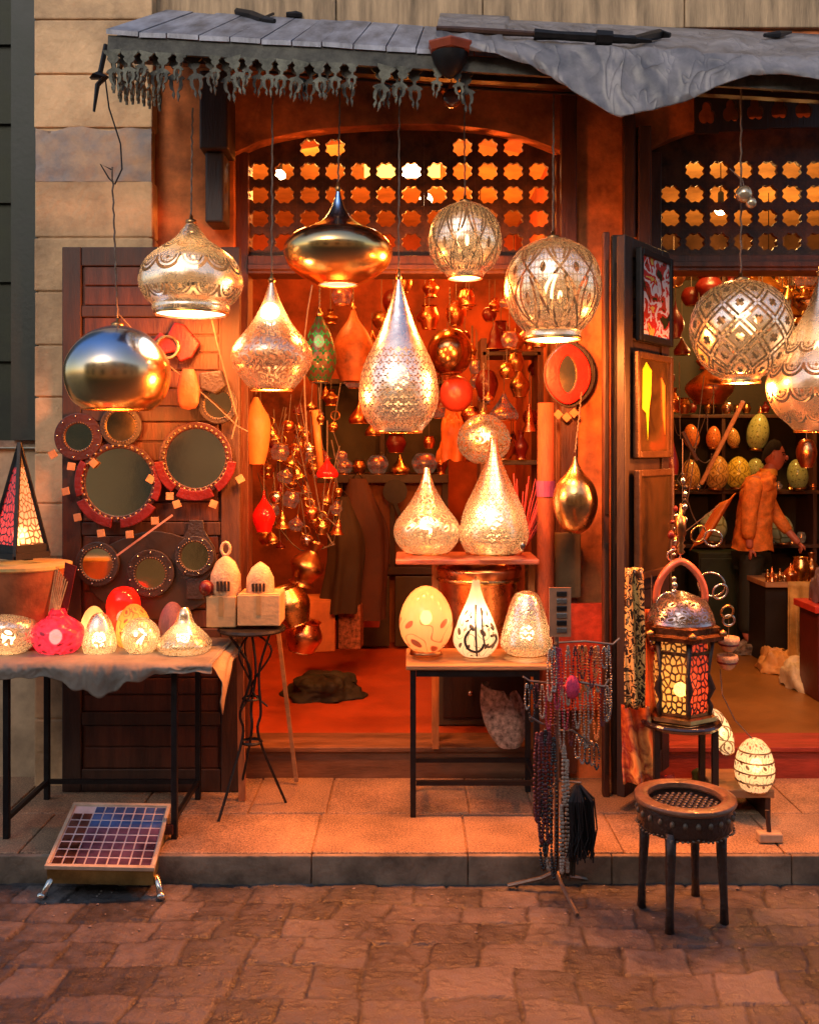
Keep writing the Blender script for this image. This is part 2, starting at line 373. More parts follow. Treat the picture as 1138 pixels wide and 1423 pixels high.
# upper stone wall in courses
uw=MB()
zz=ZT
rnd=random.Random(5)
for j in range(5):
    h=.42; x=-1.5-.3*(j%2)
    while x<4.2:
        wd=rnd.choice((.62,.8,1.1)); uw.box(max(x,-1.42)+.003,min(x+wd,4.2)-.003,FY-.03+rnd.uniform(0,.008),FY+.3,zz+.003,zz+h-.003); x+=wd
    zz+=h
uw.box(-1.4,4.2,FY+.01,FY+.31,ZT+.01,zz)
bpart(uw,'upper_wall',stone_up,bevel=.006)
# pilaster
pl=MB(); PD=5.24; px0,px1=X(47,PD),X(213,PD)
ys=[-60,27,103,178,250,330,405,480,552,630,700,775,850,925,1000,1105]
for i in range(len(ys)-1):
    if i==3: continue
    pl.box(px0+rnd.uniform(0,.006),px1-rnd.uniform(0,.006),PD+rnd.uniform(0,.006),PD+.3,Z(ys[i+1],PD)+.004,Z(ys[i],PD)-.003)
pl.box(px0+.02,px1-.02,PD+.014,PD+.29,.12,Z(-60,PD))
bpart(pl,'pilaster',stone,bevel=.008)
worn=mat('worn grey stone',(.5,.31,.18),.8,scale=5,bump=1,bscale=18,var=.2,c2=(.2,.19,.2))
bpart(MB().grid(lambda u,v:(px0+.01+(px1-px0-.02)*u,PD+.004+.007*noise.noise(Vector((u*9,v*5,2)))-.006*math.sin(PI*v)*math.sin(PI*u),Z(250-72*v+2*(1-v)+ 8*noise.noise(Vector((u*4,1,0)))*v*(v>.95),PD)),40,20),'worn_block',worn,smooth=True)
# dark window bay far left
olive=mat('olive shutter',(.028,.03,.012),.7,scale=2,bump=.3,var=.35)
ow=MB(); ow.box(-3.2,px0-.004,5.62,5.66,Z(612,5.62),5)
for i in range(6): ow.box(-3.2,X(38,5.6),5.595,5.62,Z(612-110*i,5.6),Z(600-110*i,5.6))
bpart(ow,'window_shutter',olive)
bpart(MB().box(X(36,5.5),px0-.002,5.3,5.6,Z(612,5.5),5),'window_frame',mat('dark green frame',(.03,.034,.022),.6))
bpart(MB().box(-3.2,px0-.003,5.34,5.62,Z(622,5.34),Z(612,5.34)),'window_sill',kerb)
bpart(MB().box(-3.2,px0-.003,5.38,5.62,.1,Z(622,5.34)-.003),'low_wall',mat('cream plaster',(.5,.36,.22),.8,scale=4,bump=.4,bscale=20,var=.3))
# doorstep
st=MB(); st.box(XL0,XL1,FY,5.62,.1,.275); st.box(XL0,XL1,FY-.02,5.62,.277,.303)
bpart(st,'doorstep',mat('step wood',(.2,.09,.045),.5,stretch=(1,5,5),scale=3,bump=.3,var=.35),bevel=.004)
st=MB(); st.box(XR0,XR1,FY,5.62,.1,.275); st.box(XR0,XR1,FY-.02,5.62,.277,.303)
bpart(st,'doorstep',mat('red step',(.38,.05,.025),.5,stretch=(1,5,5),scale=3,bump=.3,var=.3),bevel=.004)
# interior shell
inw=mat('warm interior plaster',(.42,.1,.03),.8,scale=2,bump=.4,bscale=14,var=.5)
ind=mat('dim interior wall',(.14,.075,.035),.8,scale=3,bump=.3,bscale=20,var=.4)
CZ=4.0
bpart(MB().box(-1.62,1.0,9.2,9.3,.1,CZ),'interior_wall',inw)
bpart(MB().box(-1.72,-1.62,5.66,9.3,.1,CZ),'interior_wall',inw)
bpart(MB().box(1.0,1.02,5.66,9.3,.1,CZ).box(1.02,1.06,5.66,9.3,.1,CZ),'partition_wall',inw)
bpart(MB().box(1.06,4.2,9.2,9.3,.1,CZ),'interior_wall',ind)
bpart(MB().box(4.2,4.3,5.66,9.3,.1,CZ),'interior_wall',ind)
bpart(MB().box(-1.72,4.3,5.66,9.3,CZ,CZ+.1),'ceiling',mat('yellow ochre ceiling',(.62,.33,.1),.8,scale=4,bump=.2,var=.25))
# timber frames of the openings
fr=MB()
LD=5.44
def frame(xa,xb,A,zl0,zl1,name):
    f_=MB(); f_.box(xa,xa+.07,LD-.02,LD+.14,.3,Z(212,FY)+.02); f_.box(xb-.07,xb,LD-.02,LD+.14,.3,Z(216,FY)+.02)
    f_.box(xa+.072,xb-.072,LD-.04,LD+.15,zl0,zl1); f_.box(xa+.072,xb-.072,LD-.055,LD-.042,zl0+.02,zl0+.05)
    bpart(f_,name,wood_red,bevel=.004)
frame(XL0,XL1,AL,Z(382,LD),Z(357,LD),'door_frame')
frame(XR0,XR1,AR,Z(378,LD),Z(356,LD),'door_frame')
# lattice screens: eight-lobed piercings
def flower(r,n=64):
    return [(r*(1+.10*math.cos(8*t+PI))*math.cos(t)*1.12/ (max(abs(math.cos(t)),abs(math.sin(t)))**.3)*.95,r*(1+.10*math.cos(8*t+PI))*math.sin(t)/(max(abs(math.cos(t)),abs(math.sin(t)))**.3)*.95) for t in [2*PI*i/n for i in range(n)]]
def square(w,h,n=64):
    o=[]
    for i in range(n):
        t=2*PI*i/n; c,s=math.cos(t),math.sin(t); k=max(abs(c),abs(s)); o.append((w/2*c/k,h/2*s/k))
    return o
def lattice(x0p,dxp,nc,y0p,dyp,nr,closed,A,name):
    mb=MB(); D=5.47; s=D/F
    for i in range(nc):
        for j in range(nr):
            cx=X(x0p+dxp*i,D); cz=Z(y0p+dyp*j,D); m=Matrix.Translation((cx,D,cz)); sq_=square(dxp*s-.0005,dyp*s-.0005)
            if closed(i,j): mb.prism(sq_,.03,m)
            else: mb.prism(sq_,.03,m,hole=flower(12.1*s))
    # solid border
    xa,xb=X(x0p-dxp*.5,D),X(x0p+dxp*(nc-.5),D); za,zb=Z(y0p+dyp*(nr-.5),D),Z(y0p-dyp*.5,D)
    mb.box(xa-.2,xa,D,D+.03,za-.1,zb+.6); mb.box(xb,xb+.2,D,D+.03,za-.1,zb+.6); mb.box(xa,xb,D,D+.03,zb,zb+.6); mb.box(xa,xb,D,D+.03,za-.1,za)
    return bpart(mb,name,mat('lattice wood',(.11,.038,.014),.55,scale=12,bump=.4,var=.5))
lattice(360,35.3,12,205,32.8,5,lambda i,j:(j==0 and (i in(0,1,4,5,6,7,11))),AL,'lattice_screen')
lattice(932,33.6,12,236,33.2,4,lambda i,j:(j==0 and i in(0,)),AR,'lattice_screen')
# shelf-like solid above arch right: carved fascia with keyhole piercings
cf=MB(); D=5.3; s=D/F
def keyhole(k=1):
    h=[]
    for i in range(64):
        t=2*PI*i/64; c,sn=math.cos(t),math.sin(t)
        rr=13*(.62+.38*abs(math.cos(1.5*(t-PI/2)))**1.0); h.append((rr*c*s*.95*k,rr*sn*s*1.35*k))
    return h
for i in range(13):
    px=982+33.5*i; py=158-8*math.sin(min(1,i/4)*PI/2)
    cf.prism(square(33.5*s-.0005,54*s),.02,Matrix.Translation((X(px,D),D,Z(py,D))),hole=keyhole())
bpart(cf,'carved_fascia',wood_dark)
# posts, brackets
b1=MB(); b1.box(X(276,5.1),X(316,5.1),5.12,5.35,Z(205,5.1),Z(95,5.1)); b1.box(X(282,5.1),X(308,5.1),5.16,5.35,Z(305,5.1),Z(205,5.1)-.002)
bpart(b1,'bracket',wood_dark,bevel=.01)
for a,b_,y0,y1 in ((779,801,128,1075),(866,882,160,330),(886,904,175,372)):
    bpart(MB().box(X(a,5.32),X(b_,5.32),5.31,5.358,Z(y1,5.32),Z(y0,5.32)),'post',wood_brown if a!=779 else wood_red,bevel=.005)
# left open door leaf
lf=thing('door_leaf','open reddish panelled wooden door leaf covered with small round mirrors','door',(X(210,5.14),5.14,.13))
lx0,lx1=X(86,5.14),X(333,5.14); lw=(lx1-lx0)/2; ztop=Z(343,5.14)-.13
def panels(lw,h,parent,mt,mt2,rails,y=0):
    f_=MB(); 
    f_.box(-lw,-lw+.1,y,y+.045,0,h); f_.box(lw-.1,lw,y,y+.045,0,h)
    for (a,b_) in rails: f_.box(-lw+.102,lw-.102,y+.002,y+.043,a,b_)
    f_.build('door_frame',mt,parent,bevel=.005)
    q=MB()
    rr=sorted(rails)
    for (a,b_),(c,d_) in zip(rr,rr[1:]):
        q.box(-lw+.1,lw-.1,y+.022,y+.036,b_,c)
        n=max(1,int((c-b_)/.09)); hh=(c-b_)/n
        for i in range(n): q.box(-lw+.115,lw-.115,y+.010,y+.021,b_+hh*i+.004,b_+hh*(i+1)-.004)
    q.build('door_panel',mt2,parent,bevel=.004)
panels(lw,ztop,lf,wood_brown,wood_red,[(0,.12),(.35,.42),(.78,.86),(1.35,1.42),(1.95,2.03),(2.5,2.56),(ztop-.1,ztop)])
MB().ball((lw-.05,-.03,1.02),.022).build('handle',brass,lf,smooth=True)
# middle door leaf, standing nearly edge-on, opening into the second shop
LA=Vector((X(868,4.86),4.86,.2)); LB=Vector((X(930,5.33),5.33,.2)); 
d=LB-LA; ang=math.atan2(d.y,d.x)
lf2=thing('door_leaf','dark wooden door leaf swung outwards at the second bay, hung with framed pictures','door',(LA+LB)/2,rz=ang)
hl=d.length/2; h2=Z(325,4.86)-.2
panels(hl,h2,lf2,wood_dark,wood_dark,[(0,.12),(.6,.7),(1.3,1.38),(2.0,2.08),(h2-.1,h2)])
# narrow folded shutter leaves standing beside the pier
for a,b_,mt,y0 in ((838,847,wood_red,322),(850,871,wood_dark,326)):
    lb={838:'thin red edged folding shutter against the orange pier',850:'black folding shutter edge beside the framed pictures'}[a]
    D=5.06 if a==838 else 5.1
    t_=thing('folding_shutter',lb,'shutter',(X((a+b_)/2,D),D,.13))
    hw=(X(b_,D)-X(a,D))/2; hh=Z(y0,D)-.13
    MB().box(-hw,hw,0,.05,.0,hh).build('shutter_board',mt,t_,bevel=.006)
    MB().box(-hw*.6,hw*.6,-.008,-.001,.12,hh*.45).box(-hw*.6,hw*.6,-.008,-.001,hh*.5,hh*.95).build('molding',wood_dark if a==838 else iron,t_,bevel=.003)
# buildings across the street, behind the viewer: they shade it and show in the mirrors
op=thing('stone_building','plain ochre stone building facing the shop from across the lane','building',(0,-3.4,0))
ob=MB().box(-14,14,-4,0,-.05,6.2); ob.build('wall',mat('opposite stone',(.55,.45,.26),.85,scale=1,bump=.3,var=.4),op)
for i in range(7):
    for k in range(2):
        x=-10.5+3.5*i
        fr_=MB().box(x-.6,x+.6,0,.06,1+3.2*k,2.9+3.2*k).build('window',wood_dark,op); 
        MB().box(x-.5,x+.5,.061,.07,1.1+3.2*k,2.8+3.2*k).build('pane',mat('dark pane',(.02,.02,.025),.1),fr_)
# ================= AWNING =================
zinc=mat('weathered zinc boards',(.3,.3,.34),.5,.25,scale=4,stretch=(3,.6,1),bump=.3,bscale=20,var=.4)
grimy=mat('grimy fascia',(.10,.095,.075),.7,scale=10,bump=.4,var=.5)
aw=thing('wooden_awning','sloping grey plank awning with a carved hanging fringe over the left shop bay','awning',P(470,60,4.9))
A0=aw.location.copy()
def loc(p): return Vector(p)-A0
FD,BD=4.45,5.33
def front(x): # px on front edge -> z
    return Z(44+(x-150)*.058,FD)
def zfront(wx): return front(569+wx/FD*F)
rb=MB(); x=X(150,FD); i=0; rnd=random.Random(2)
while x<X(1240,FD):
    w_=rnd.uniform(.125,.15); x1=x+w_-.006; zf0,zf1=zfront(x)+rnd.uniform(-.004,.004),zfront(x1); zb=zf0+.49
    q=[(x,FD-.02,zf0),(x1,FD-.02,zf1),(x1+.05,BD,zb-.01),(x+.05,BD,zb)]
    k=len(rb.v)
    for p_ in q: rb.v.append(tuple(loc(p_)))
    for p_ in q: rb.v.append(tuple(loc(p_)-Vector((0,0,.022))))
    rb.f+=[(k,k+1,k+2,k+3),(k+7,k+6,k+5,k+4),(k,k+4,k+5,k+1),(k+1,k+5,k+6,k+2),(k+2,k+6,k+7,k+3),(k+3,k+7,k+4,k)]
    x+=w_
rb.build('roof_boards',zinc,aw)
xl,xr=X(151,FD),X(1240,FD)
fb=MB(); fb.beam(loc((xl,FD,zfront(xl)-.055)),loc((xr,FD,zfront(xr)-.055)),.02,.07)
fb.beam(loc((xl+.01,FD+.03,zfront(xl)-.055)),loc((xl+.05,BD,zfront(xl)+.41)),.02,.07)
fb.build('fascia_board',grimy,aw)
rf=MB()
for k in range(9):
    xx=xl+.12+k*.42
    rf.beam(loc((xx,FD+.02,zfront(xx)-.06)),loc((xx+.04,BD,zfront(xx)+.42)),.05,.06)
for yy,dz in ((4.75,.12),(5.1,.3)): rf.beam(loc((xl+.03,yy,zfront(xl)-.12+dz+.0)),loc((xr,yy,zfront(xr)-.12+dz)),.05,.04)
rf.build('rafter',wood_dark,aw)
# fringe: fretted drop, split stem opening to two curls and a point
def drop(k):
    def sc_(l): return [(a*.001*k,b*.001*k) for a,b in l]
    L_=[(-39,0),(39,0),(34,-14),(20,-26),(26,-38),(16,-52),(7,-56),(6,-72),(26,-82),(36,-92),(24,-98),(27,-116),(22,-134),(10,-142),(16,-158),(8,-182),(3,-150),(12,-124),(12,-104),(5,-92),(0,-100)]
    M_=[(-5,-92),(-12,-104),(-12,-124),(-3,-150),(-8,-172),(-16,-158),(-10,-142),(-22,-134),(-27,-116),(-24,-98),(-36,-92),(-26,-82),(-6,-72),(-7,-56),(-16,-52),(-26,-38),(-20,-26),(-34,-14)]
    return sc_(L_+M_)
drop_m=mat('fretwork grey green',(.17,.165,.12),.75,scale=14,bump=.4,var=.5)
ROD0,ROD1=P(372,100,4.7),P(800,131,4.7)
xx=xl+.02; k=0
while xx<X(655,FD):
    pz=zfront(xx)-.085
    if rnd.random()>.12:
        kk=rnd.uniform(.7,1.15)*(1 if xx<X(640,FD) else .7); m=Matrix.Translation(loc((xx,FD-.012,pz)))@Matrix.Rotation(rnd.uniform(-.3,.3),4,'Y')@Matrix.Rotation(rnd.uniform(-.1,.1),4,'X')
        o=MB().prism(drop(kk),.012,m).build('fringe_drop',drop_m,aw)
    if rnd.random()>.1:
        m=Matrix.Translation(loc((xx+.045,FD+.035,pz+.01)))@Matrix.Rotation(rnd.uniform(-.2,.2),4,'Y')
        MB().prism(drop(rnd.uniform(.9,1.2)),.012,m).build('fringe_drop',grimy,aw)
    xx+=.078
for j in range(9):
    yy=FD+.08+j*.085; m=Matrix.Translation(loc((xl+.005+j*.005,yy,zfront(xl)-.085+j*.02)))@Matrix.Rotation(PI/2,4,'Z')
    MB().prism(drop(rnd.uniform(.85,1.1)),.012,m).build('fringe_drop',drop_m,aw)
MB().tube([ROD0-A0,(ROD0+ROD1)/2-A0-Vector((0,0,.008)),ROD1-A0],.008).build('hanging_rod',iron,aw)
hb=MB(); a_=P(148,62,4.7)-A0; hb.tube([a_,P(140,100,4.7)-A0,P(132,105,4.7)-A0,P(146,108,4.7)-A0,P(136,118,4.7)-A0,P(131,155,4.7)-A0],[.012,.012,.03,.022,.012,.006],6).build('hook',iron,aw)
def roofP(px,py,lift=.02,tp=0):
    best=None
    for i in range(90):
        D=4.46+.0097*i; x_=X(px,D); xf=x_; z=zfront(xf)+.49*(D-FD)/(BD-FD)+lift+tp*.07; e=abs(HY-(z-ZC)*F/D-py)
        if best is None or e<best[0]: best=(e,Vector((x_,D,z)))
    return best[1]
tag(MB().tube([roofP(330,16),roofP(352,21),roofP(368,27),roofP(382,29)],[.02,.024,.02,.012],6).tube([roofP(362,27),roofP(380,19)],.008,6).build('charred_stick',iron),'short charred stick lying on the grey awning boards','stick')
tag(MB().tube([roofP(398,19),roofP(412,20),roofP(420,21)],[.012,.02,.012],6).build('bark_scrap',iron),'tiny dark scrap of bark lying further along the awning boards','scrap')
# tarpaulin
tarp=mat('grey tarpaulin',(.25,.225,.225),.42,scale=5,bump=0,var=.38,c2=(.09,.085,.09))
_t=tarp.node_tree; _p=_t.nodes['Principled BSDF']; _c=_t.nodes.new('ShaderNodeTexCoord'); hs=None
for sc_,k_,st_ in ((1.6,1,(1,1.8,1)),(3.5,.45,(2.2,1,1)),(9,.08,(1,1,1))):
    mp_=_t.nodes.new('ShaderNodeMapping'); mp_.inputs['Scale'].default_value=st_; mp_.inputs['Rotation'].default_value=(0,0,sc_); _t.links.new(_c.outputs['Object'],mp_.inputs[0])
    n_=_t.nodes.new('ShaderNodeTexNoise'); n_.inputs['Scale'].default_value=sc_; n_.inputs['Detail'].default_value=1.5; n_.inputs['Distortion'].default_value=.6; _t.links.new(mp_.outputs[0],n_.inputs[0])
    h_=(N(_t,n_.outputs[0])-.5).abs().sq()*k_; hs=h_ if hs is None else hs+h_
b_=_t.nodes.new('ShaderNodeBump'); b_.inputs['Strength'].default_value=.8; b_.inputs['Distance'].default_value=-.06; _t.links.new(hs.s,b_.inputs['Height']); _t.links.new(b_.outputs[0],_p.inputs['Normal'])
TF=[(606,56),(640,68),(690,76),(740,92),(790,124),(830,149),(862,164),(905,155),(950,141),(995,121),(1040,105),(1085,104),(1138,113),(1200,124),(1240,120)]
def lin(A,x):
    for (a,b_),(c,d_) in zip(A,A[1:]):
        if a<=x<=c: return b_+(d_-b_)*(x-a)/(c-a)
    return A[-1][1]
def tfn(u,v):
    px=606+634*u; n1=noise.noise(Vector((px*.013,v*3,0))); n2=noise.noise(Vector((px*.04,v*7,4)))
    ridge=abs(noise.noise(Vector((px*.018+v*2.2,v*1.5-px*.004,9))))
    ridge2=abs(noise.noise(Vector((px*.03-v*3.0,v*2.5+px*.01,3))))
    bx=X(612+ (px-606)*1.02,5.33); yb=5.33
    wf=X(px,4.38); zf=Z(lin(TF,px),4.38); zroof=zfront(wf)+.03
    # runs along the roof, then falls over the front edge
    k=.62
    if v<k:
        t=v/k; y=yb+(4.44-yb)*t; x_=bx+(wf-bx)*t; z=zroof+.49*(1-t)+.02+.03*ridge*min(1,v*5)+.012*n1*t
        if px<700: z+=.02
    else:
        t=(v-k)/(1-k); x_=wf+.02*n1*t; y=4.44-.07*math.sin(t*PI/2)+.035*n1*t+.03*(ridge2-.1)*t; z=zroof+.02+.03*ridge*(1-t)+(zf-zroof-.02)*t
    cr=abs(noise.noise(Vector((px*.045+v*5,v*9-px*.02,7)))); cr2=abs(noise.noise(Vector((px*.1,v*16+px*.03,2)))); z+=(.004*n2+.018*max(0,.22-cr)*(1-.6*(v>k)))*min(1,v*5)*min(1,(1-v)*8); return (x_,y-.03*ridge2*min(1,v*5)*min(1,(1-v)*4),z)
tg=MB().grid(tfn,300,90)
o=tag(tg.build('tarpaulin',tarp,smooth=True,solid=.002),'crumpled grey plastic tarpaulin draped over the right end of the awning','tarpaulin')
tag(MB().tube([roofP(742,53,.03,1),roofP(775,58,.03,1),roofP(820,68,.03,1),roofP(862,80,.03,1),roofP(905,99,.03,1)],[.026,.02,.022,.02,.008],7).tube([roofP(828,69,.03,1),roofP(850,74,.03,1)],.035,7).build('broken_branch',iron),'longest dark broken branch weighing down the tarpaulin','branch')
tag(MB().tube([roofP(838,66,.03,1),roofP(880,58,.03,1),roofP(915,47,.03,1),roofP(931,49,.03,1)],[.014,.02,.024,.012],7).build('broken_branch',iron),'dark forked branch pointing up to the back edge of the tarpaulin','branch')
tag(MB().tube([roofP(1062,49,.03,1),roofP(1080,48,.03,1),roofP(1098,45,.03,1)],[.01,.02,.008],7).build('broken_branch',iron),'small dark twig on the tarpaulin nearest the right side','branch')
ps=MB().tube([roofP(606,46,.03,1),roofP(640,50,.03,1),roofP(700,60,.03,1),roofP(752,80,.03,1)],[.012,.015,.015,.012],7)
tag(ps.build('wooden_batten',wood_brown),'thin batten holding the left edge of the tarpaulin','batten')
# lantern bowl and caged bulb under the awning
t_=thing('awning_lamp','rust red bowl lamp fixed upside down at the awning edge','lamp',P(625,110,4.42))
s=4.42/F
MB().lathe([(34*s,47*s),(34*s,45*s),(30*s,36*s),(26*s,34*s),(25*s,36*s)],6).build('lamp_bowl',mat('rusty red paint',(.35,.06,.02),.45),t_)
MB().lathe([(26*s,34*s),(24*s,26*s),(16*s,12*s),(6*s,2*s),(.001,0)],16).build('lamp_cone',iron,t_,smooth=True)
t_=thing('caged_globe','small dark glass globe lamp hanging below the rusty bowl lamp','lamp',P(627,150,4.72)); s=4.72/F
MB().ball((0,0,13*s),13*s,16,10).build('globe',mat('smoky glass',(.12,.05,.03),.1,scale=3,bump=0,coat=1),t_,smooth=True)
MB().lathe([(8*s,32*s),(10*s,24*s),(14*s,22*s)],12).build('cap',bronze,t_)
MB().tube([(0,0,30*s),(0,0,42*s)],.004,6).build('cord',cordm,t_)

# ================= PENDANT LAMPS =================
def cord_pts(top,bot,amp=.006,bow=0):
    n=26; o=[]
    for i in range(n+1):
        t=i/n; p=top.lerp(bot,t); e=math.sin(PI*t)
        o.append(p+Vector((amp*math.sin(i*2.4)*(.3+.7*noise.noise(Vector((i*.5,bot.x*7,0)))),amp*math.cos(i*2.4),0))+Vector((bow*e,0,0)))
    return o
def lampthing(name,label,cat,cx,prof,D,m,group=None,light=None,bulb=(.5,.045),openb=True,cord=None,cap=True,seg=48,bulbmat=None,capm=None,sy=1,rz=0,parent_parts=True,rim=True,disc=0,foot=False,rib=0,ribn=8,smooth=True,nn=5,cordr=.0045):
    s=D/F; yb=prof[-1][1]; base=P(cx,yb,D)
    t=thing(name,label,cat,base,group,rz)
    pf=catmull(prof,nn) if nn>1 else prof
    pr=[(max(r,0.2)*s,(yb-y)*s) for r,y in pf]
    H=pr[0][1]
    MB().lathe(pr,seg,sy=sy,rib=rib,ribn=ribn).build('shade',m,t,smooth=smooth)
    if not openb: MB().lathe([(pr[-1][0]*.98,.001),(.001,.001)],seg,sy=sy).build('base',capm or bronze,t)
    if rim:
        r=pr[-1][0]; MB().lathe([(r*1.005,.012),(r*1.03,.006),(r*1.03,-.003),(r*.97,-.003)],seg,sy=sy).build('rim',capm or brass,t,smooth=True)
    if cap:
        r=pr[0][0]+.006; MB().lathe([(.003,H+.035),(.008,H+.033),(.009,H+.016),(r*1.1,H+.010),(r*1.15,H-.004),(r*.9,H-.012)],20).build('cap',capm or bronze,t,smooth=True)
    if bulb:
        MB().ball((0,-.42*max(0,max(r for r,z in pr)-bulb[1]-.02),H*bulb[0]),bulb[1],16,10,sz=1.2).build('bulb',bulbmat or bulb_m,t,smooth=True)
    if disc:
        r=pr[-1][0]*.97; MB().lathe([(r,.008),(.001,.008)],seg,sy=sy).build('diffuser',emis('warm diffuser %g'%disc,(1,.82,.55),disc),t)
    if light:
        ld=bpy.data.lights.new('light','POINT'); ld.energy=light; ld.color=WARM; ld.shadow_soft_size=.06
        lo=bpy.data.objects.new('light',ld); col.objects.link(lo); lo.parent=t; lo.location=(0,0,-.05)
    if cord:
        top=P(*cord); MB().tube([p-base for p in cord_pts(top,base+Vector((0,0,H+.02)))],cordr,6).build('cord',cordm,t)
    return t
G='pierced metal pendant lamps hanging in a row along the shop front'
steel_gold=mat('brushed blue gold metal',(.86,.74,.62),.17,1,scale=5,bump=.12,var=.2,bscale=40)
f1m=filigree('filigree wide onion',(.9,.78,.62),'scale',12,4,.12,.86,.1,gs=.3,dark=True)
f2m=filigree('filigree copper drop',(.95,.68,.5),'curl',9,5,.38,.97,.22,gs=.35,trans=.35)
f3m=filigree('filigree silver drop lower',(.9,.86,.82),'fine',24,24,.46,.97,.13,gs=.3,trans=.12,dark=True)
f4m=filigree('filigree globe petals',(.9,.8,.68),'leaf',10,1.6,.1,.93,.1,gs=.3,dark=True)
f5m=filigree('filigree globe loops',(.9,.78,.64),'leaf',9,2.2,.28,.93,.13,gs=.25,dark=True)
f6m=filigree('filigree lozenge globe',(.93,.82,.7),'lozenge',9,4,.1,.93,.1,gs=.25,dark=True)
f7m=filigree('filigree scale drop',(.95,.68,.5),'scale',13,7,.42,.97,.1,gs=.35,dark=True)
def sky_topped_metal():  # blue top is the sky's reflection painted into the base colour
    m,t,p=newmat('gold metal with painted sky'); L=t.links.new; p.inputs['Metallic'].default_value=1; tc=t.nodes.new('ShaderNodeTexCoord'); sp=t.nodes.new('ShaderNodeSeparateXYZ'); L(tc.outputs['Generated'],sp.inputs[0])
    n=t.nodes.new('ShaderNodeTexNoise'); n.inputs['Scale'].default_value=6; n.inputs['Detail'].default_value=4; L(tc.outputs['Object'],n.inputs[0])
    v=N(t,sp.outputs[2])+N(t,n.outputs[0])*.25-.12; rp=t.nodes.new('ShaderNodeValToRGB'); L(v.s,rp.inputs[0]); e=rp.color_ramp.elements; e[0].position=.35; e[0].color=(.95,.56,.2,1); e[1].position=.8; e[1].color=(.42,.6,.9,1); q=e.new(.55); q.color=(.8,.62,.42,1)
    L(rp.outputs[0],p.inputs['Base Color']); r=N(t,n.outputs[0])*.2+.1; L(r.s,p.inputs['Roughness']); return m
gold_sky=sky_topped_metal()
agedgold=mat('aged gold metal',(.9,.52,.2),.24,1,scale=7,bump=.12,var=.35,bscale=40)
PD_=4.72
lampthing('pendant_lamp','plain domed pendant of smooth gold metal with painted sky reflection, furthest left','lamp',164,[(6,452),(18,455),(38,463),(56,479),(68,498),(72,515),(70,535),(62,555),(50,567),(46,569)],PD_,gold_sky,G,bulb=None,cord=(156,232,4.72),rim=True,light=12)
# its wire runs on up to the hook
tb=bpy.data.objects['pendant_lamp']; 
MB().tube([p-tb.location for p in [P(147,112,4.7),P(152,150,4.7),P(168,200,4.7),P(170,235,4.7),P(160,256,4.71),P(152,248,4.72),P(140,228,4.72),P(156,236,4.72)]],.004,6).build('wire',iron,tb)
lampthing('pendant_lamp','wide onion shaped pierced pendant with white glowing opening beside the stone pilaster','lamp',266,[(5,309),(12,318),(24,333),(48,350),(64,366),(71,386),(70,402),(62,416),(53,424),(53,430),(50,437)],PD_,f1m,G,disc=3.15,light=44,cord=(268,150,4.72),bulb=(.5,.05))
lampthing('pendant_lamp','small copper teardrop pendant with engraved lower half, left of the doorway','lamp',378,[(3,390),(7,404),(15,425),(30,452),(48,474),(56,490),(54,508),(44,524),(34,536),(29,542)],PD_-.05,f2m,G,disc=2.8,light=52,cord=(379,106,4.7),bulb=(.68,.045))
lampthing('pendant_lamp','flying saucer shaped pendant of smooth gold metal with painted sky reflection','lamp',470,[(2,263),(5,275),(10,290),(20,305),(38,316),(60,326),(73,340),(75,354),(68,370),(52,384),(34,393),(28,396)],PD_+.02,gold_sky,G,bulb=None,cord=(473,106,4.7),disc=0.7,light=20)
lampthing('pendant_lamp','tallest silver teardrop pendant with lacy pierced lower half','lamp',554,[(2,385),(6,400),(13,425),(24,455),(38,485),(50,512),(55,540),(54,562),(46,582),(36,594),(32,601)],PD_-.02,f3m,G,disc=2.45,light=52,cord=(555,112,4.7),bulb=(.35,.05))
lampthing('pendant_lamp','small pierced globe pendant in front of the lattice, second globe from the left','lamp',646,[(6,281),(20,285),(36,295),(47,312),(51,333),(49,352),(40,370),(28,380),(24,387)],PD_+.15,f4m,G,disc=2.8,light=52,cord=(645,120,4.72),bulb=(.5,.045))
bpy.data.objects['pendant_lamp.005']['label']='small pierced globe pendant hanging in front of the doorway lattice'
lampthing('pendant_lamp','pierced globe pendant with loop cutouts before the orange pier','lamp',768,[(7,331),(26,336),(48,349),(62,370),(67,395),(65,418),(55,442),(42,458),(38,462),(39,472)],PD_-.08,f5m,G,disc=3.15,light=67,cord=(769,131,4.7),bulb=(.5,.05))
lampthing('pendant_lamp','pierced globe pendant with diamond lattice cutouts in the right bay','lamp',1029,[(7,389),(24,393),(46,404),(62,424),(69,450),(67,474),(56,500),(40,518),(27,525),(26,532)],PD_,f6m,G,disc=2.45,light=57,cord=(1029,120,4.6),bulb=(.55,.05))
lampthing('pendant_lamp','large scale patterned teardrop pendant cut off by the picture edge','lamp',1140,[(3,380),(8,400),(20,430),(42,470),(64,505),(72,530),(70,552),(58,575),(40,592),(34,600)],PD_-.12,f7m,G,disc=2.45,light=57,cord=(1141,125,4.55),bulb=(.5,.06))
# glass ball on the cord of the right globe lamp
t_=thing('glass_ornament','small clear glass ball ornament tied on the cord of the right globe lamp','ornament',P(1033,284,4.6)); s=4.6/F
MB().ball((0,0,14*s),12*s,12,8).ball((10*s,0,2*s),8*s,10,6).build('ball',mat('clear amber glass',(.7,.5,.3),.08,.6,scale=4,bump=0,coat=1),t_,smooth=True)
MB().tube([(0,0,26*s),(-2*s,0,34*s),(-20*s,0,50*s)],.003,5).build('wire',cordm,t_)
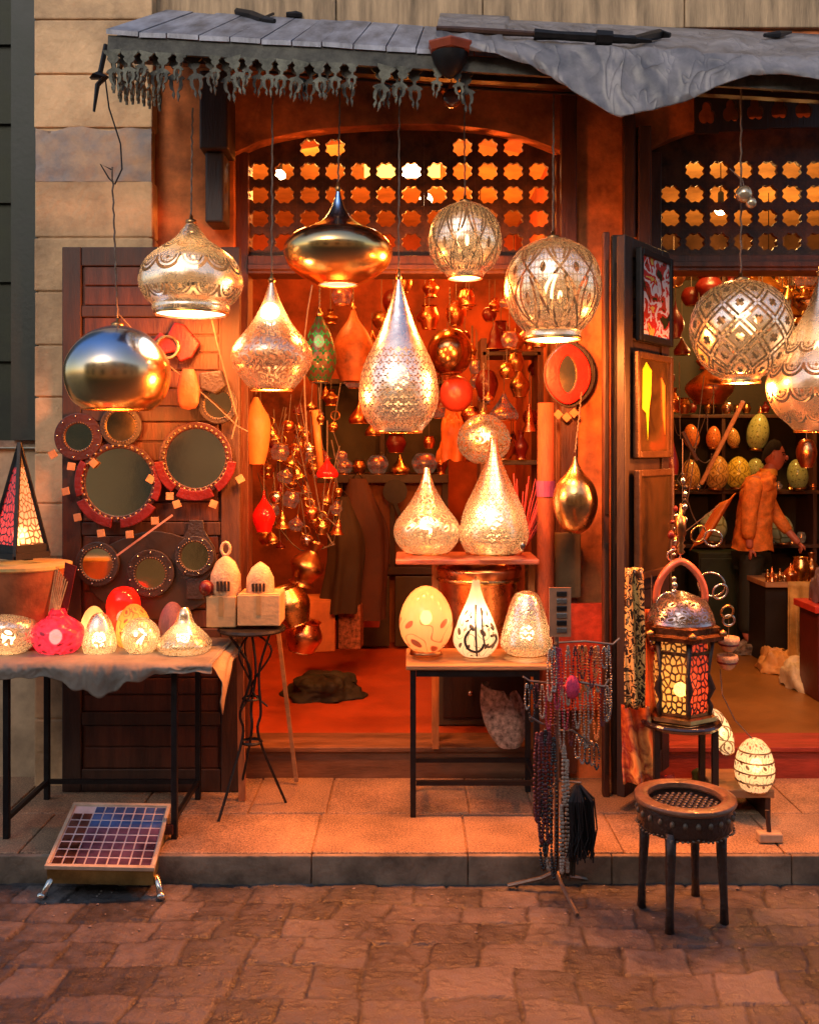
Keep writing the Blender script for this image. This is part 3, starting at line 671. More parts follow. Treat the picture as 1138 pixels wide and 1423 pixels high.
# electric wires sagging across the left door
tag(MB().tube([P(165,436,4.9),P(215,492,5.0),P(262,530,5.05),P(300,563,5.05),P(330,592,5.05),P(345,600,5.05)],.0035,6).build('electric_wire',cordm),'pale wire sagging across the mirrors from the domed pendant','wire')
tag(MB().tube([P(295,445,4.95),P(303,480,4.95),P(316,530,5.0),P(330,580,5.05),P(322,610,5.05)],.0045,6).build('electric_wire',cordm),'pale wire dropping beneath the wide onion pendant','wire')
tag(MB().tube([P(434,396,5.3),P(428,430,5.3),P(422,480,5.35),P(424,560,5.4),P(428,620,5.4)],.0045,6).build('electric_wire',cordm),'pale wire hanging under the saucer pendant in the doorway','wire')
tag(MB().tube([P(498,205,4.71)+Vector((.19,0,0)),P(556,196,4.71),P(562,182,4.71)],.003,5).build('wire_hook',cordm),'kinked wire end on the cord of the tallest teardrop pendant','wire')
bpy.data.objects.remove(bpy.data.objects['wire_hook'])
# green glass drop and dim drops inside the doorway
ID=5.55
lampthing('glass_pendant','green mosaic glass teardrop pendant behind the copper teardrop','lamp',444,[(3,437),(8,448),(15,462),(21,482),(24,500),(21,515),(15,527),(13,531)],ID,glowglass('green glass',(.015,.2,.05),.25,'fine',10,8,thr=.06),bulb=(.6,.03),cord=(445,380,ID),disc=1.05,bulbmat=bulb_s)
dimd=mat('dim orange leather',(.40,.11,.03),.5,scale=8,bump=.3,var=.5)
def small(name,label,cat,cx,prof,D,m,**k):
    k.setdefault('bulb',None); k.setdefault('rim',False); k.setdefault('cap',False); k.setdefault('openb',False); k.setdefault('seg',24); k.setdefault('nn',4)
    return lampthing(name,label,cat,cx,prof,D,m,**k)
small('pendant_lamp','dim orange leather drop lamp hanging deep in the doorway','lamp',491,[(2,428),(8,445),(22,465),(27,485),(25,510),(18,530)],6.4,dimd,cord=(491,330,6.4),cap=True)
small('pendant_lamp','orange pear shaped shade hanging beside the left door post','lamp',356,[(3,552),(10,565),(19,582),(20,600),(17,625),(12,645)],5.5,mat('orange shade',(.6,.2,.05),.5),cord=(356,500,5.5))
small('pendant_lamp','shiny bronze ball pendant behind the tallest teardrop','lamp',625,[(3,456),(16,460),(27,472),(31,488),(28,505),(20,516),(15,519)],6.0,mat('dark bronze',(.45,.2,.08),.18,1,bump=.05),cord=(625,400,6.0),rim=True,capm=brass)
small('pendant_lamp','red leather covered ball lamp below the bronze ball pendant','lamp',634,[(3,522),(14,527),(22,540),(22,556),(14,568),(6,572)],6.1,mat('red leather',(.45,.05,.03),.35,bump=.2),cord=(634,515,6.1))
lampthing('pendant_lamp','cream lace globe pendant above the tallest table cone','lamp',672,[(4,575),(18,580),(32,594),(37,612),(33,628),(20,640),(12,644)],5.6,filigree('lace globe',(.9,.75,.5),'curl',6,3,.05,.95,.2,gs=.7,trans=.4),cord=(672,505,5.6),rim=False,bulb=(.5,.03),bulbmat=bulb_s)
small('pendant_lamp','bronze teardrop pendant hanging on the orange pier','lamp',799,[(2,634),(5,645),(13,658),(25,672),(31,692),(29,712),(20,732),(10,740),(3,742)],5.0,agedgold,cord=(808,545,5.2))
# mandorla mirror lamp in red on pier
t_=thing('red_mirror','red almond shaped mirror frame with oval centre on the orange pier','mirror',P(789,520,5.28)); s=5.28/F
def almond(w,h,n=40,p=1.4):
    o=[]
    for i in range(n):
        t=2*PI*i/n; c,sn=math.cos(t),math.sin(t); o.append((w*math.copysign(abs(c)**1.0,c)*(1-.25*abs(sn)**3),h*sn))
    return o
redf=mat('glossy red paint',(.55,.02,.012),.25,scale=6,bump=.1,coat=.5)
mirror=mat('mirror glass',(.85,.72,.42),.04,1,scale=2,bump=.02,var=.05)
gold_mirror=mat('gold tinted mirror',(.9,.6,.25),.1,1,scale=3,bump=.05,var=.1)
def sx_(l,k): return [(a*k,b_*k) for a,b_ in l]
MB().prism(sx_(almond(32,42),s),.03,hole=sx_(almond(12,26),s)).build('frame',redf,t_,bevel=.005)
MB().prism(sx_(almond(12,26),s),.012,Matrix.Translation((0,.012,0))).build('glass',gold_mirror,t_)
MB().prism(sx_(almond(36,46),s),.012,Matrix.Translation((.01,.02,0)),hole=sx_(almond(31,41),s)).build('rim',wood_dark,t_)
for dx,dz in ((-14,-56),(-2,-60),(8,-54)):
    MB().prism(sx_([(-7,0),(0,-7),(7,0),(0,7)],s),.008,Matrix.Translation((dx*s,-.01,dz*s))).build('charm',mat('tan leather charm',(.6,.25,.1),.5),t_)
# ================= MIRRORS ON THE LEFT DOOR =================
leath=mat('dark tooled leather',(.035,.022,.018),.4,scale=14,bump=.4)
redl=mat('red dyed leather',(.14,.008,.006),.35,scale=10,bump=.3)
redd=mat('maroon dyed leather',(.055,.012,.009),.4,scale=10,bump=.3)
charm=mat('bone charm',(.5,.25,.11),.5,scale=12,bump=.2)
def circ(r,n=48,ph=0): return [(r*math.cos(2*PI*i/n+ph),r*math.sin(2*PI*i/n+ph)) for i in range(n)]
def rmirror(label,cx,cy,r,ro,D=5.08,ring=None,fm=None,charms=0,c0=200,c1=340,cr=1.28,tail=None,studs=0,glass=None):
    s=D/F; t_=thing('wall_mirror',label,'mirror',P(cx,cy,D),'round mirrors hung on the left door leaf'); t_.rotation_euler=(R(-3+((cx*13)%5)),0,R(-4+((cx*7)%9)))
    MB().prism(sx_(circ(ro),s),.022,hole=sx_(circ(r*.98),s)).build('frame',fm or leath,t_,bevel=.004)
    mb=MB(); n=36
    for i in range(n):
        a=2*PI*i/n; mb.ball((r*1.06*s*math.cos(a),-.003,r*1.06*s*math.sin(a)),r*.055*s,6,4)
    mb.build('beaded_rim',mat('bead rim',(.25,.17,.11),.3,.7),t_,smooth=True)
    MB().prism(sx_(circ(r),s),.006,Matrix.Translation((0,.01,0))).build('glass',glass or mirror,t_)
    if ring:
        mb=MB()
        for k,(a0,a1,rr0,rr1) in enumerate(ring):
            n=max(3,int((a1-a0)/8)); o=[(rr1*s*math.cos(R(a0+(a1-a0)*i/n)),rr1*s*math.sin(R(a0+(a1-a0)*i/n))) for i in range(n+1)]+[(rr0*s*math.cos(R(a1-(a1-a0)*i/n)),rr0*s*math.sin(R(a1-(a1-a0)*i/n))) for i in range(n+1)]
            mb.prism(o[::-1],.018,Matrix.Translation((0,-.012,0)))
        mb.build('red_ring',redl,t_,bevel=.004)
    for k in range(charms):
        a=R(c0+(c1-c0)*k/max(1,charms-1)); q=ro*cr
        MB().prism(sx_([(-7.5,0),(0,-7.5),(7.5,0),(0,7.5)],s),.008,Matrix.Translation((q*s*math.cos(a),-.004,q*s*math.sin(a)))@Matrix.Rotation(a*3,4,'Y')).build('charm',charm,t_,bevel=.002)
    if tail:
        MB().prism(sx_(tail,s),.015,Matrix.Translation((0,.024,0))).build('backboard',leath,t_,bevel=.003)
    for k in range(studs):
        a=2*PI*k/studs+.3; MB().ball((ro*.88*s*math.cos(a),-.003,ro*.88*s*math.sin(a)),1.4*s,6,4).build('stud',silver,t_,smooth=True)
    return t_
rmirror('small round mirror with scalloped maroon frame at the door edge',109,607,19,33,ring=None,fm=redd,charms=3,c0=215,c1=300,studs=9)
rmirror('small amber mirror in a black frame above the large red ringed mirror',168,592,21,29,glass=gold_mirror)
rmirror('largest round mirror with red lower ring and a fan of charms',165,670,48,56,ring=[(150,200,51,61),(206,262,51,64),(274,326,51,64),(334,385,51,61)],fm=redd,charms=6,c0=190,c1=345,cr=1.33)
rmirror('large round mirror with red ring and charms to the right',272,637,42,51,ring=[(185,235,45,57),(243,297,45,59),(305,355,45,57)],fm=redd,charms=4,c0=205,c1=335,cr=1.34)
rmirror('tiny bright amber mirror beside the sagging wires',303,562,19,27,glass=gold_mirror)
rmirror('round olive toned mirror on black board low on the door',135,784,22,31,studs=6)
rmirror('round orange toned mirror with silver studs lowest on the door',209,797,21,33,studs=10,glass=gold_mirror)
tl=[(-10,50),(10,50),(12,36),(27,12),(30,-6),(24,-24),(12,-34),(12,-60),(-12,-60),(-12,-34),(-24,-24),(-30,-6),(-27,12),(-12,36)]
rmirror('round orange mirror in a paddle shaped black board',270,773,20,28,tail=tl[::-1],glass=gold_mirror,studs=8)
bk=MB()
tag(MB().prism(sx_(almond(95,62),5.1/F),.012,Matrix.Translation(P(215,800,5.11)),).build('black_board',mat('blackened board',(.03,.016,.01),.5),bevel=.004),'large black rounded board behind the lowest door mirrors','board')
# red star cloth, hanging
t_=thing('red_mask','red leather mask ornament hanging behind the domed pendant','ornament',P(248,485,5.05)); s=5.05/F
MB().prism(sx_([(-6,38),(8,34),(30,8),(18,-12),(2,-18),(-6,-4),(-22,-8),(-38,10),(-26,24),(-16,18)][::-1],s),.03).build('mask_body',redl,t_,bevel=.008)
MB().prism(sx_(circ(17,28),s),.02,Matrix.Translation((-14*s,-.022,2*s)),hole=sx_(circ(13,28),s)).build('ring',brass,t_,bevel=.003)
t_=thing('leather_pouch','orange brown leather pouch hanging on the door near the tiny amber mirror','pouch',P(262,540,5.03))
MB().lathe([(.03,.1),(.045,.06),(.06,0),(.055,-.07),(.04,-.1),(.002,-.11)],18,sy=.35).build('pouch_body',mat('orange leather',(.3,.08,.025),.5,scale=8,bump=.3),t_,smooth=True)
tag(MB().prism(sx_([(-16,0),(16,4),(22,-18),(6,-30),(-14,-22)][::-1],5.05/F),.05,Matrix.Translation(P(292,518,5.03))).build('black_pouch',leath,bevel=.01),'small black leather pouch above the tiny amber mirror','pouch')
tag(MB().beam(P(163,772,5.0),P(240,716,5.0),.01).build('thin_cane',mat('pinkish cane',(.55,.25,.18),.5)),'thin pale cane slanting between two mirrors','cane')
# ================= LEFT TABLE =================
TZ=.955
def legtable(name,label,x0,x1,y0,y1,z0,top,th=.025,stretch=None,r=.028,mtop=wood_pale,over=(.03,.03,.03,.03),cx=None):
    t=thing(name,label,'table',((x0+x1)/2,(y0+y1)/2,z0)); ox,oy=t.location.x,t.location.y; h=top-z0
    a,b_,c,d_=x0-ox,x1-ox,y0-oy,y1-oy
    MB().box(a-over[0],b_+over[1],c-over[2],d_+over[3],h-th,h).build('table_top',mtop,t,bevel=.006)
    for xx in (a,b_):
        for yy in (c,d_): MB().box(xx-r/2,xx+r/2,yy-r/2,yy+r/2,0,h-th-.001).build('leg',iron,t,bevel=.003)
    q=MB(); 
    for yy in (c,d_): q.box(a+r/2+.001,b_-r/2-.001,yy-.011,yy+.011,h-th-.035,h-th-.002)
    for xx in (a,b_): q.box(xx-.011,xx+.011,c+r/2+.001,d_-r/2-.001,h-th-.035,h-th-.002)
    q.build('apron',iron,t)
    if stretch: 
        q=MB(); zz=stretch-z0
        for k in ('s0','s1'):
            xx=a if k=='s0' else b_; q.box(xx-.01,xx+.01,c+r/2+.001,d_-r/2-.001,zz,zz+.022)
        return t,(a,b_,c,d_,h,q,zz)
    return t
tl_,(a,b_,c,d_,h,q,zz)=legtable('display_table','black iron framed table of glowing lamps by the stone pilaster',X(10,4.535),X(243,4.535),4.535,5.04,.13,TZ-.006,stretch=.21,over=(.3,.16,.06,.05))
q.box(a+.015,b_-.015,d_-.01,d_+.01,zz,zz+.022); q.build('stretcher',iron,tl_)
cloth=mat('grey table cloth',(.26,.22,.17),.75,scale=5,bump=.3,var=.3)
cx0,cx1=X(-40,4.5),X(298,4.5)
def clf(u,v):
    x=cx0+(cx1-cx0)*u; fold=.012*noise.noise(Vector((x*9,v*2,1)))
    drop_=.035+.03*abs(noise.noise(Vector((x*3.1,0,3))))+.10*math.exp(-((x+1.42)/.17)**2)+ .03*math.exp(-((x+1.95)/.2)**2)
    y0,y1=4.46,5.06
    if v<.55: t=v/.55; return (x,y1+(y0-y1)*t,TZ+.003*abs(noise.noise(Vector((x*22,t*9,4))))+.004*noise.noise(Vector((x*6,t*6,2))))
    t=(v-.55)/.45; return (x,y0-.018*math.sin(min(1,t*3)*PI/2)+fold*t*2+.008*abs(noise.noise(Vector((x*30,t*2,6)))),TZ-drop_*t*(1+.25*noise.noise(Vector((x*16,0,8)))))
tag(MB().grid(clf,240,30).build('table_cloth',cloth,smooth=True,solid=.003),'grey cloth spread over the iron framed lamp table with a drooping edge','tablecloth')
def clf2(u,v): # hanging corner at the right end
    x=cx1+.002+.03*math.sin(v*PI)+.01*noise.noise(Vector((u*4,v*5,1)))+.05*v; y=4.47+.55*u; d=(.06+.20*max(0,1-abs(u-.12)/.3))
    return (x-.02,y,TZ+.004-d*v)
tag(MB().grid(clf2,24,14).build('cloth_corner',mat('pale cloth',(.45,.3,.17),.75,scale=7,bump=.3),smooth=True,solid=.003),'pale pointed cloth corner hanging at the right end of the lamp table','cloth')
# lamps on the table (y 870-915)
GT='lit lamps standing on the iron framed table'
def tlamp(label,cx,prof,D,m,name='table_lamp',**k):
    k.setdefault('cap',False); k.setdefault('bulb',(.42,.032)); k.setdefault('rim',True); k.setdefault('seg',40)
    return lampthing(name,label,'lamp',cx,prof,D,m,GT if k.pop('g',1) else None,**k)
sA=filigree('filigree squat silver',(.92,.84,.74),'curl',6,3,.1,.92,.22,gs=.9,trans=.35)
sB=filigree('filigree cut drop',(.92,.8,.66),'curl',5,3,.4,.95,.3,gs=.7,trans=.35)
sC=filigree('filigree round petals',(.92,.72,.45),'leaf',6,2.2,.15,.9,.15,gs=.9,trans=.35)
sD=filigree('filigree onion band',(.95,.75,.48),'curl',7,3,.45,.95,.3,gs=.9,trans=.4)
DL=4.72
tlamp('squat silver pierced lamp at the far left end of the table',16,[(6,850),(18,853),(34,862),(38,875),(36,890),(24,903),(15,909)],DL,sA)
tlamp('pink glass onion lamp glowing on the table',81,[(9,846),(12,851),(14,856),(26,864),(35,874),(35,888),(28,902),(16,910)],DL,glowglass('pink glass',(.7,.03,.09),.08,'curl',5,3,(.5,.02,.06),.08,trans=.6),bulb=(.42,.03))
tlamp('pointed silver lamp with cut lower leaves beside the pink lamp',139,[(6,852),(12,858),(18,872),(22,888),(23,900),(17,913)],DL,sB)
tlamp('round pierced lamp with petal cutouts in the middle of the table',196,[(3,858),(14,862),(24,874),(26,888),(20,902),(12,909)],DL,sC,bulb=(.5,.032))
tlamp('tapered glowing gold lamp with cutout band at the table end',257,[(5,845),(9,852),(13,865),(28,880),(37,893),(34,903),(22,910)],DL,sD)
eggc=glowglass('cream egg shell',(.95,.72,.38),.22,trans=.6)
def egg(label,cx,cyy,rx,ry,D,m,group=None,bulb=None,name='ostrich_egg',ring=True):
    n=14; pr=[]
    for i in range(n+1):
        t=PI*i/n; r=rx*math.sin(t)*(1+.1*-math.cos(t)); pr.append((max(r,.2),cyy-ry*math.cos(t)))
    t=lampthing(name,label,'egg' if not bulb else 'lamp',cx,pr,D,m,group,nn=1,cap=False,rim=False,bulb=bulb,seg=28,bulbmat=bulb_s)
    if ring:
        s=D/F; MB().lathe([(rx*.5*s,.0),(rx*.62*s,.0),(rx*.58*s,.022),(rx*.5*s,.022)],20,(0,0,-.003)).build('stand',bronze,t,smooth=True)
    return t
egg('cream egg lamp tucked behind the pointed silver lamp',131,875,19,33,4.86,eggc,bulb=(.5,.028),name='egg_lamp')
egg('amber egg lamp behind the round petal lamp',186,874,24,35,4.86,glowglass('amber egg',(.95,.5,.12),.25,'curl',4,3,(.3,.12,.03),.12),bulb=(.5,.028),name='egg_lamp')
egg('dull purple ribbed egg behind the tapered gold lamp',240,868,19,32,4.88,mat('purple ribbed',(.25,.1,.12),.5,stretch=(30,30,1),bump=.4))
tlamp('bright red glass balloon lamp behind the table lamps',172,[(3,815),(14,819),(22,832),(23,848),(18,870),(10,900)],4.98,glowglass('red glass',(.85,.02,.01),.2,trans=.5),g=0,name='glass_lamp',rim=False,bulb=(.5,.03))
tlamp('green glass vase lamp cut off at the left picture edge',-4,[(5,800),(9,815),(14,840),(12,860),(6,905)],4.9,glowglass('green vase glass',(.03,.3,.06),.25),g=0,name='glass_lamp',rim=False)
# pyramid lamp
t_=thing('pyramid_lamp','tall black pyramid lamp with glowing red and white fretwork faces','lamp',P(38,778,4.86),rz=R(0)); s=4.86/F
H_=163*s; ra=(0,-.17) 
cxo={}
corners=[(-6*s-.0,-.13),(34*s,-.02),(8*s,.16),(-56*s,.06)]
corners=[(0,-.15),(30*s,.0),(-16*s,.13),(-54*s,-.0)]
apex=Vector((-10*s,0,H_))
mred=glowglass('red fretwork',(1,.05,.05),.5,'crackle',7,12,(.015,.008,.008),thr=.13,trans=.4)
mwh=glowglass('white fretwork',(.95,.6,.42),.45,'crackle',6,14,(.015,.008,.008),thr=.14,trans=.4)
fb_=MB(); base=[Vector((x,y,.03)) for x,y in corners]
for i,bp in enumerate(base): fb_.beam(bp,apex,.016,.016)
for i in range(4): fb_.beam(base[i],base[(i+1)%4],.02,.03); 
for i in range(4): fb_.beam(base[i].lerp(apex,.06),base[(i+1)%4].lerp(apex,.06),.012,.04)
fb_.build('frame',iron,t_)
for i,mt in enumerate((mwh,mred,mred,mred)):
    a0,a1=base[i],base[(i+1)%4]; cen=Vector((-10*s,0,.03))
    if i==3: mt=mred
    def pf(u,v,a0=a0,a1=a1):
        p=a0.lerp(a1,u); q=p.lerp(apex,v*.78); return q.lerp(Vector((cen.x,cen.y,q.z)),.03)
    MB().grid(pf,4,8).build('fret_panel',mt,t_)
fb_=MB().prism([(x-0,z) for x,z in ((-.02,0),(.02,0),(.02,.2),(-.02,.2))],.005)
MB().lathe([(.03,.0),(.03,.03)],4,c=(0,0,-.0)).build('foot',iron,t_)
sl=MB(); 
for i in range(4):
    k=len(sl.v); sl.v+=[tuple(base[i].lerp(apex,.78)),tuple(base[(i+1)%4].lerp(apex,.78)),tuple(apex)]; sl.f.append((k,k+1,k+2))
sl.build('cap',iron,t_)
MB().ball((-10*s,0,.13),.035,12,8).build('bulb',bulb_s,t_,smooth=True)
# drum under the pyramid
t_=thing('drum_basket','brown red leather drum with pale rim beneath the pyramid lamp','drum',(X(35,4.86),4.86,TZ+.006)); s=4.86/F
hz=Z(783,4.86)-TZ-.006
MB().lathe([(.16,0),(.175,hz*.3),(.21,hz*.8),(.215,hz-.02)],32).build('drum_body',mat('drum leather',(.38,.1,.03),.5,scale=6,bump=.3,var=.4),t_,smooth=True)
MB().lathe([(.215,hz-.022),(.225,hz-.015),(.225,hz),(.21,hz+.003),(.001,hz+.003)],32).build('rim',mat('straw rim',(.75,.5,.16),.6),t_)
t_=thing('woven_fan','woven straw strip fan leaning beside the drum','fan',P(72,868,4.74)); s=4.74/F
for k in range(7):
    MB().beam((-.02+k*.006,0,-.0),(.02+k*.009,.01,.28-k*.012),.006,.004).build('straw_strip',mat('straw',(.6,.33,.14),.6,scale=30),t_)
MB().prism([(.03,-.02),(.055,-.02),(.115,.28),(.06,.3)],.01,Matrix.Translation((0,.015,0))).build('red_edge',redl,t_)
# ================= IRON STAND AND BOXES =================
t_=thing('iron_stand','tall thin black iron stand with curved legs under two cartons','stand',(X(350,4.9),4.9,.13)); 
ts=1.045-.13
MB().lathe([(.001,ts),(.165,ts),(.17,ts-.012),(.165,ts-.02),(.001,ts-.02)],28).build('stand_top',iron,t_)
for k,(x0,y0,x1,y1) in enumerate(((-.10,-.09,-.135,-.16),(.10,-.05,.16,.09),(-.02,.10,-.09,.15))):
    pts=catmull([(x0,y0,ts-.02),(x0*.2+.02,y0*.3,ts-.22),(x0*.5,y0*.5,ts-.42),(x0*.4,y0*.4,ts-.55),(x1,y1,0)],6)
    MB().tube(pts,.007,6).build('leg',iron,t_)
MB().lathe([(.05,.33),(.056,.338),(.05,.346)],24).lathe([(.045,.55),(.05,.556),(.045,.562)],24).build('ring',iron,t_)
mb=MB()
for k in range(3):
    a=2*PI*k/3; mb.tube(catmull([(0,0,ts-.02),(.10*math.cos(a),.10*math.sin(a),ts-.12),(0,0,ts-.3),(.08*math.cos(a),.08*math.sin(a),ts-.4)],6),.005,5)
mb.build('scrollwork',iron,t_)
carton=mat('cardboard',(.62,.38,.17),.8,scale=8,bump=.2,var=.2)
def carton_box(label,px0,px1,y0,y1,D,dp,rz=0):
    w_=(px1-px0)*D/F; h=(y1-y0)*D/F; t=thing('cardboard_box',label,'box',P((px0+px1)/2,y1,D),rz=rz)
    MB().box(-w_/2,w_/2,0,dp,0,h).build('box_body',carton,t,bevel=.004)
    MB().box(-w_/2+.004,-.002,.004,dp-.004,h+.001,h+.004).box(.002,w_/2-.004,.004,dp-.004,h+.001,h+.004).build('flap',carton,t)
    MB().box(-.012,.012,-.0022,-.0005,h*.35,h*.99).build('tape',mat('parcel tape',(.5,.3,.12),.3),t)
carton_box('narrow cardboard box on the iron stand, left of the wide one',287,328,829,872,4.84,.16)
carton_box('wide cardboard box on the iron stand under the wrapped lanterns',330,389,827,870,4.82,.2)
wrap=mat('wrapped cream clay',(.72,.46,.26),.55,scale=16,bump=.5,var=.35)
def pottery_house(label,cx,cyb,w_,h_,D,spire=True):
    s=D/F; t=thing('clay_lantern',label,'lantern',P(cx,cyb,D))
    MB().lathe([(w_*.42*s,0),(w_*.5*s,h_*.12*s),(w_*.47*s,h_*.4*s),(w_*.3*s,h_*.62*s),(w_*.1*s,h_*.72*s),(.002,h_*.75*s)],20,sy=.8).build('body',wrap,t,smooth=True)
    for k in range(4): MB().box((-9+k*5)*s,(-6+k*5)*s,-w_*.46*s,-w_*.40*s,h_*.12*s,h_*.3*s).build('window',wood_dark,t)
    if spire:
        mb=MB(); o=[]
        for i in range(13): a_=2*PI*i/12; o.append((6*s*math.cos(a_),0,h_*.86*s+9*s*math.sin(a_)))
        mb.tube(o,2.4*s,6,caps=False).build('handle',wrap,t,smooth=True)
    return t
pottery_house('cream clay lantern with a ring handle on the cartons',314,828,44,76,4.9)
pottery_house('lower cream clay lantern without handle on the wide carton',362,827,40,62,4.9,False)
tag(MB().ball(P(287,817,4.85),10*4.85/F,14,10,sz=1.1).build('red_ornament',redl,smooth=True),'small red ball ornament beside the clay lantern','ornament')
# wooden pole lamps / board behind stand
tag(MB().beam((X(336,5.0),5.02,.13),(X(333,5.0),5.02,Z(885,5.0)),.035,.02).build('wooden_post',mat('orange wood',(.5,.17,.06),.5,stretch=(5,5,1),bump=.2)),'orange wooden post standing behind the iron stand','post')
tag(MB().beam((X(412,5.25),5.25,.13+.02),(X(384,5.1),5.15,Z(870,5.1)),.02,.02).build('wooden_stick',wood_pale),'pale wooden stick leaning outward beside the iron stand','stick')
# ================= CENTRE TABLE =================
tc_,(a,b_,c,d_,h,q,zz)=legtable('display_table','narrow wooden topped table with thin black legs in front of the doorway',X(574,4.8),X(745,4.8),4.8,5.15,.13,.88,stretch=.285,over=(.035,.075,.03,.03),mtop=wood_pale)
q.box(a+.015,b_-.015,c-.01,c+.01,zz,zz+.022); q.box(a+.015,b_-.015,d_-.01,d_+.01,zz,zz+.022); q.build('stretcher',iron,tc_)
CT=4.93
t_=egg('round cream egg lamp with painted bird at the left of the narrow table',592,861,37,47,CT,glowglass('painted egg',(.95,.62,.30),.32,'curl',3,2,(.75,.22,.1),.05,trans=.65,v0=.45,v1=.95),bulb=(.55,.03),name='egg_lamp')
# calligraphy lamp
t_=tlamp('white teardrop lamp with black calligraphy strokes in the middle of the narrow table',661,[(5,806),(7,818),(12,834),(22,856),(30,878),(31,893),(24,905),(17,911)],CT,glowglass('white enamel',(.95,.8,.6),.45,'curl',5,2.5,(.05,.03,.02),.055,trans=.6,v0=.35,v1=.95),g=0,bulb=(.5,.035),capm=bronze)
s=CT/F
def onprof(px,py,prof=[(806,6),(818,8),(834,13),(856,23),(878,31),(893,32),(905,25),(911,18)]):
    r=lin(prof,py)+.8; dx=px-661; y=-math.sqrt(max(0,r*r-dx*dx)); return Vector((dx*s,y*s,(911-py)*s))
ink=mat('black ink',(.01,.008,.008),.4)
for wd_,st_ in ((1.9,[(650,872),(645,880),(645,889),(650,897),(659,900),(666,897),(670,889)]),(1.5,[(660,838),(659,856),(659,876),(660,898),(661,906)]),(1.3,[(667,842),(668,860),(669,878),(671,889)]),(1.9,[(670,889),(676,893),(683,891),(688,885),(686,879),(680,879)]),(1.2,[(650,872),(654,868),(657,871)]),(1.6,[(673,864),(676,867)]),(1.6,[(646,860),(650,858)]),(1.3,[(680,868),(684,872)]),(1.3,[(654,852),(652,856)])):
    MB().tube([onprof(*p) for p in catmull(st_,5)],wd_*s,6).build('calligraphy_stroke',ink,t_)
MB().lathe([(.004,.13+.29),(.006,.40),(.014,.385),(.016,.37)],12,c=(0,0,-.02)).build('cap',bronze,t_,smooth=True)
tlamp('rounded cone lamp of rough silver filigree at the right of the narrow table',731,[(7,822),(15,825),(22,838),(29,862),(35,884),(36,896),(30,905),(26,908)],CT,filigree('filigree rough cone',(.92,.84,.74),'fine',20,14,.1,.95,.16,gs=.5,trans=.5),g=0,bulb=(.35,.035))
# upper shelf and its lamps
SD_=5.2; SZ=Z(775,SD_)
t_=thing('display_rack','raised wooden display rack behind the narrow table','rack',(X(648,SD_),5.3,.303)); ox=t_.location.x
MB().box(X(550,SD_)-ox,X(747,SD_)-ox,-.18,.2,SZ-.303-.028,SZ-.303).build('shelf',mat('pink lacquered shelf',(.5,.16,.1),.35,bump=.1),t_,bevel=.008)
for px in (606,742):
    for yy in (.03,.17): MB().box(X(px,SD_)-ox-.018,X(px,SD_)-ox+.018,yy-.018,yy+.018,0,SZ-.303-.029).build('leg',mat('orange wood2',(.55,.2,.06),.5,stretch=(5,5,1),bump=.2),t_)
tlamp('teardrop lamp with a seam and curling cutouts on the raised rack',593,[(4,650),(6,662),(13,680),(26,702),(41,722),(46,736),(43,752),(34,764),(29,768)],5.18,filigree('filigree seam drop',(.95,.82,.66),'curl',7,4.4,.15,.95,.28,gs=.55,trans=.5),g=0,bulb=(.33,.04))
tlamp('tall cone lamp with fine lace lower band on the raised rack',686,[(5,610),(7,625),(13,645),(26,675),(40,705),(47,730),(48,748),(42,762),(38,768)],5.2,filigree('filigree tall cone',(.95,.86,.7),'fine',24,24,.1,.97,.14,gs=.55,trans=.5),g=0,bulb=(.3,.045))
for cx,r,D,yy,lb in ((593,46.5,5.18,722,'a'),(686,41,5.2,705,'b')):
    pass
tag(MB().lathe([(.012,.0),(.02,.02),(.016,.05),(.01,.05)],12,c=P(725,765,5.1)).build('silver_cup',silver,smooth=True),'tiny silver cup at the front of the raised rack','cup')
t_=thing('copper_pot','large polished copper pot on the doorway side under the rack','pot',P(665,918,5.33)); s=5.33/F
MB().lathe([(46*s,0),(50*s,30*s),(54*s,80*s),(56*s,118*s),(60*s,128*s),(58*s,132*s),(54*s,126*s),(51*s,80*s)],40).build('pot_body',copper,t_,smooth=True)
MB().lathe([(57*s,112*s),(59.5*s,115*s),(57*s,118*s)],40).build('rim',brass,t_,smooth=True)
# chest below with cloth bag
t_=thing('wooden_chest','dark low wooden chest standing inside behind the narrow table','chest',(X(672,5.75),5.75,.303)); s=5.75/F
MB().box(-.27,.27,0,.42,0,.62).build('chest_body',mat('dark olive wood',(.07,.05,.025),.5,bump=.3),t_,bevel=.01)
MB().box(-.24,.24,-.012,-.001,.34,.58).box(-.24,.24,-.012,-.001,.05,.3).build('drawer',wood_dark,t_,bevel=.006)
MB().ball((-.08,-.03,.45),.018).ball((-.08,-.03,.2),.018).build('handle',silver,t_,smooth=True)
tag(MB().box(P(672,930,5.7).x-.16,P(672,930,5.7).x+.2,5.68,6.1,.925,.95).build('board_lid',wood_dark),'plain dark board lying on the low chest','board')
bag=mat('patterned brocade',(.55,.38,.28),.7,scale=38,bump=.4,var=.9,c2=(.08,.04,.03))
def bagf(u,v):
    t=2*PI*u; k=math.sin(PI*(.1+.8*v))**.3; tw=.3*v
    return (X(700,5.25)+(.115*math.copysign(abs(math.cos(t))**.6,math.cos(t))*k+.02*v*math.sin(3*t)+.05*(.5-v)),5.25+.07*math.sin(t)*k,Z(1032,5.25)+.26*v+.02*math.cos(2*t)+.05*(math.cos(t)<0)*v*v)
tag(MB().grid(bagf,32,16).build('brocade_bag',bag,smooth=True),'patterned brocade bag hanging under the narrow table','bag')
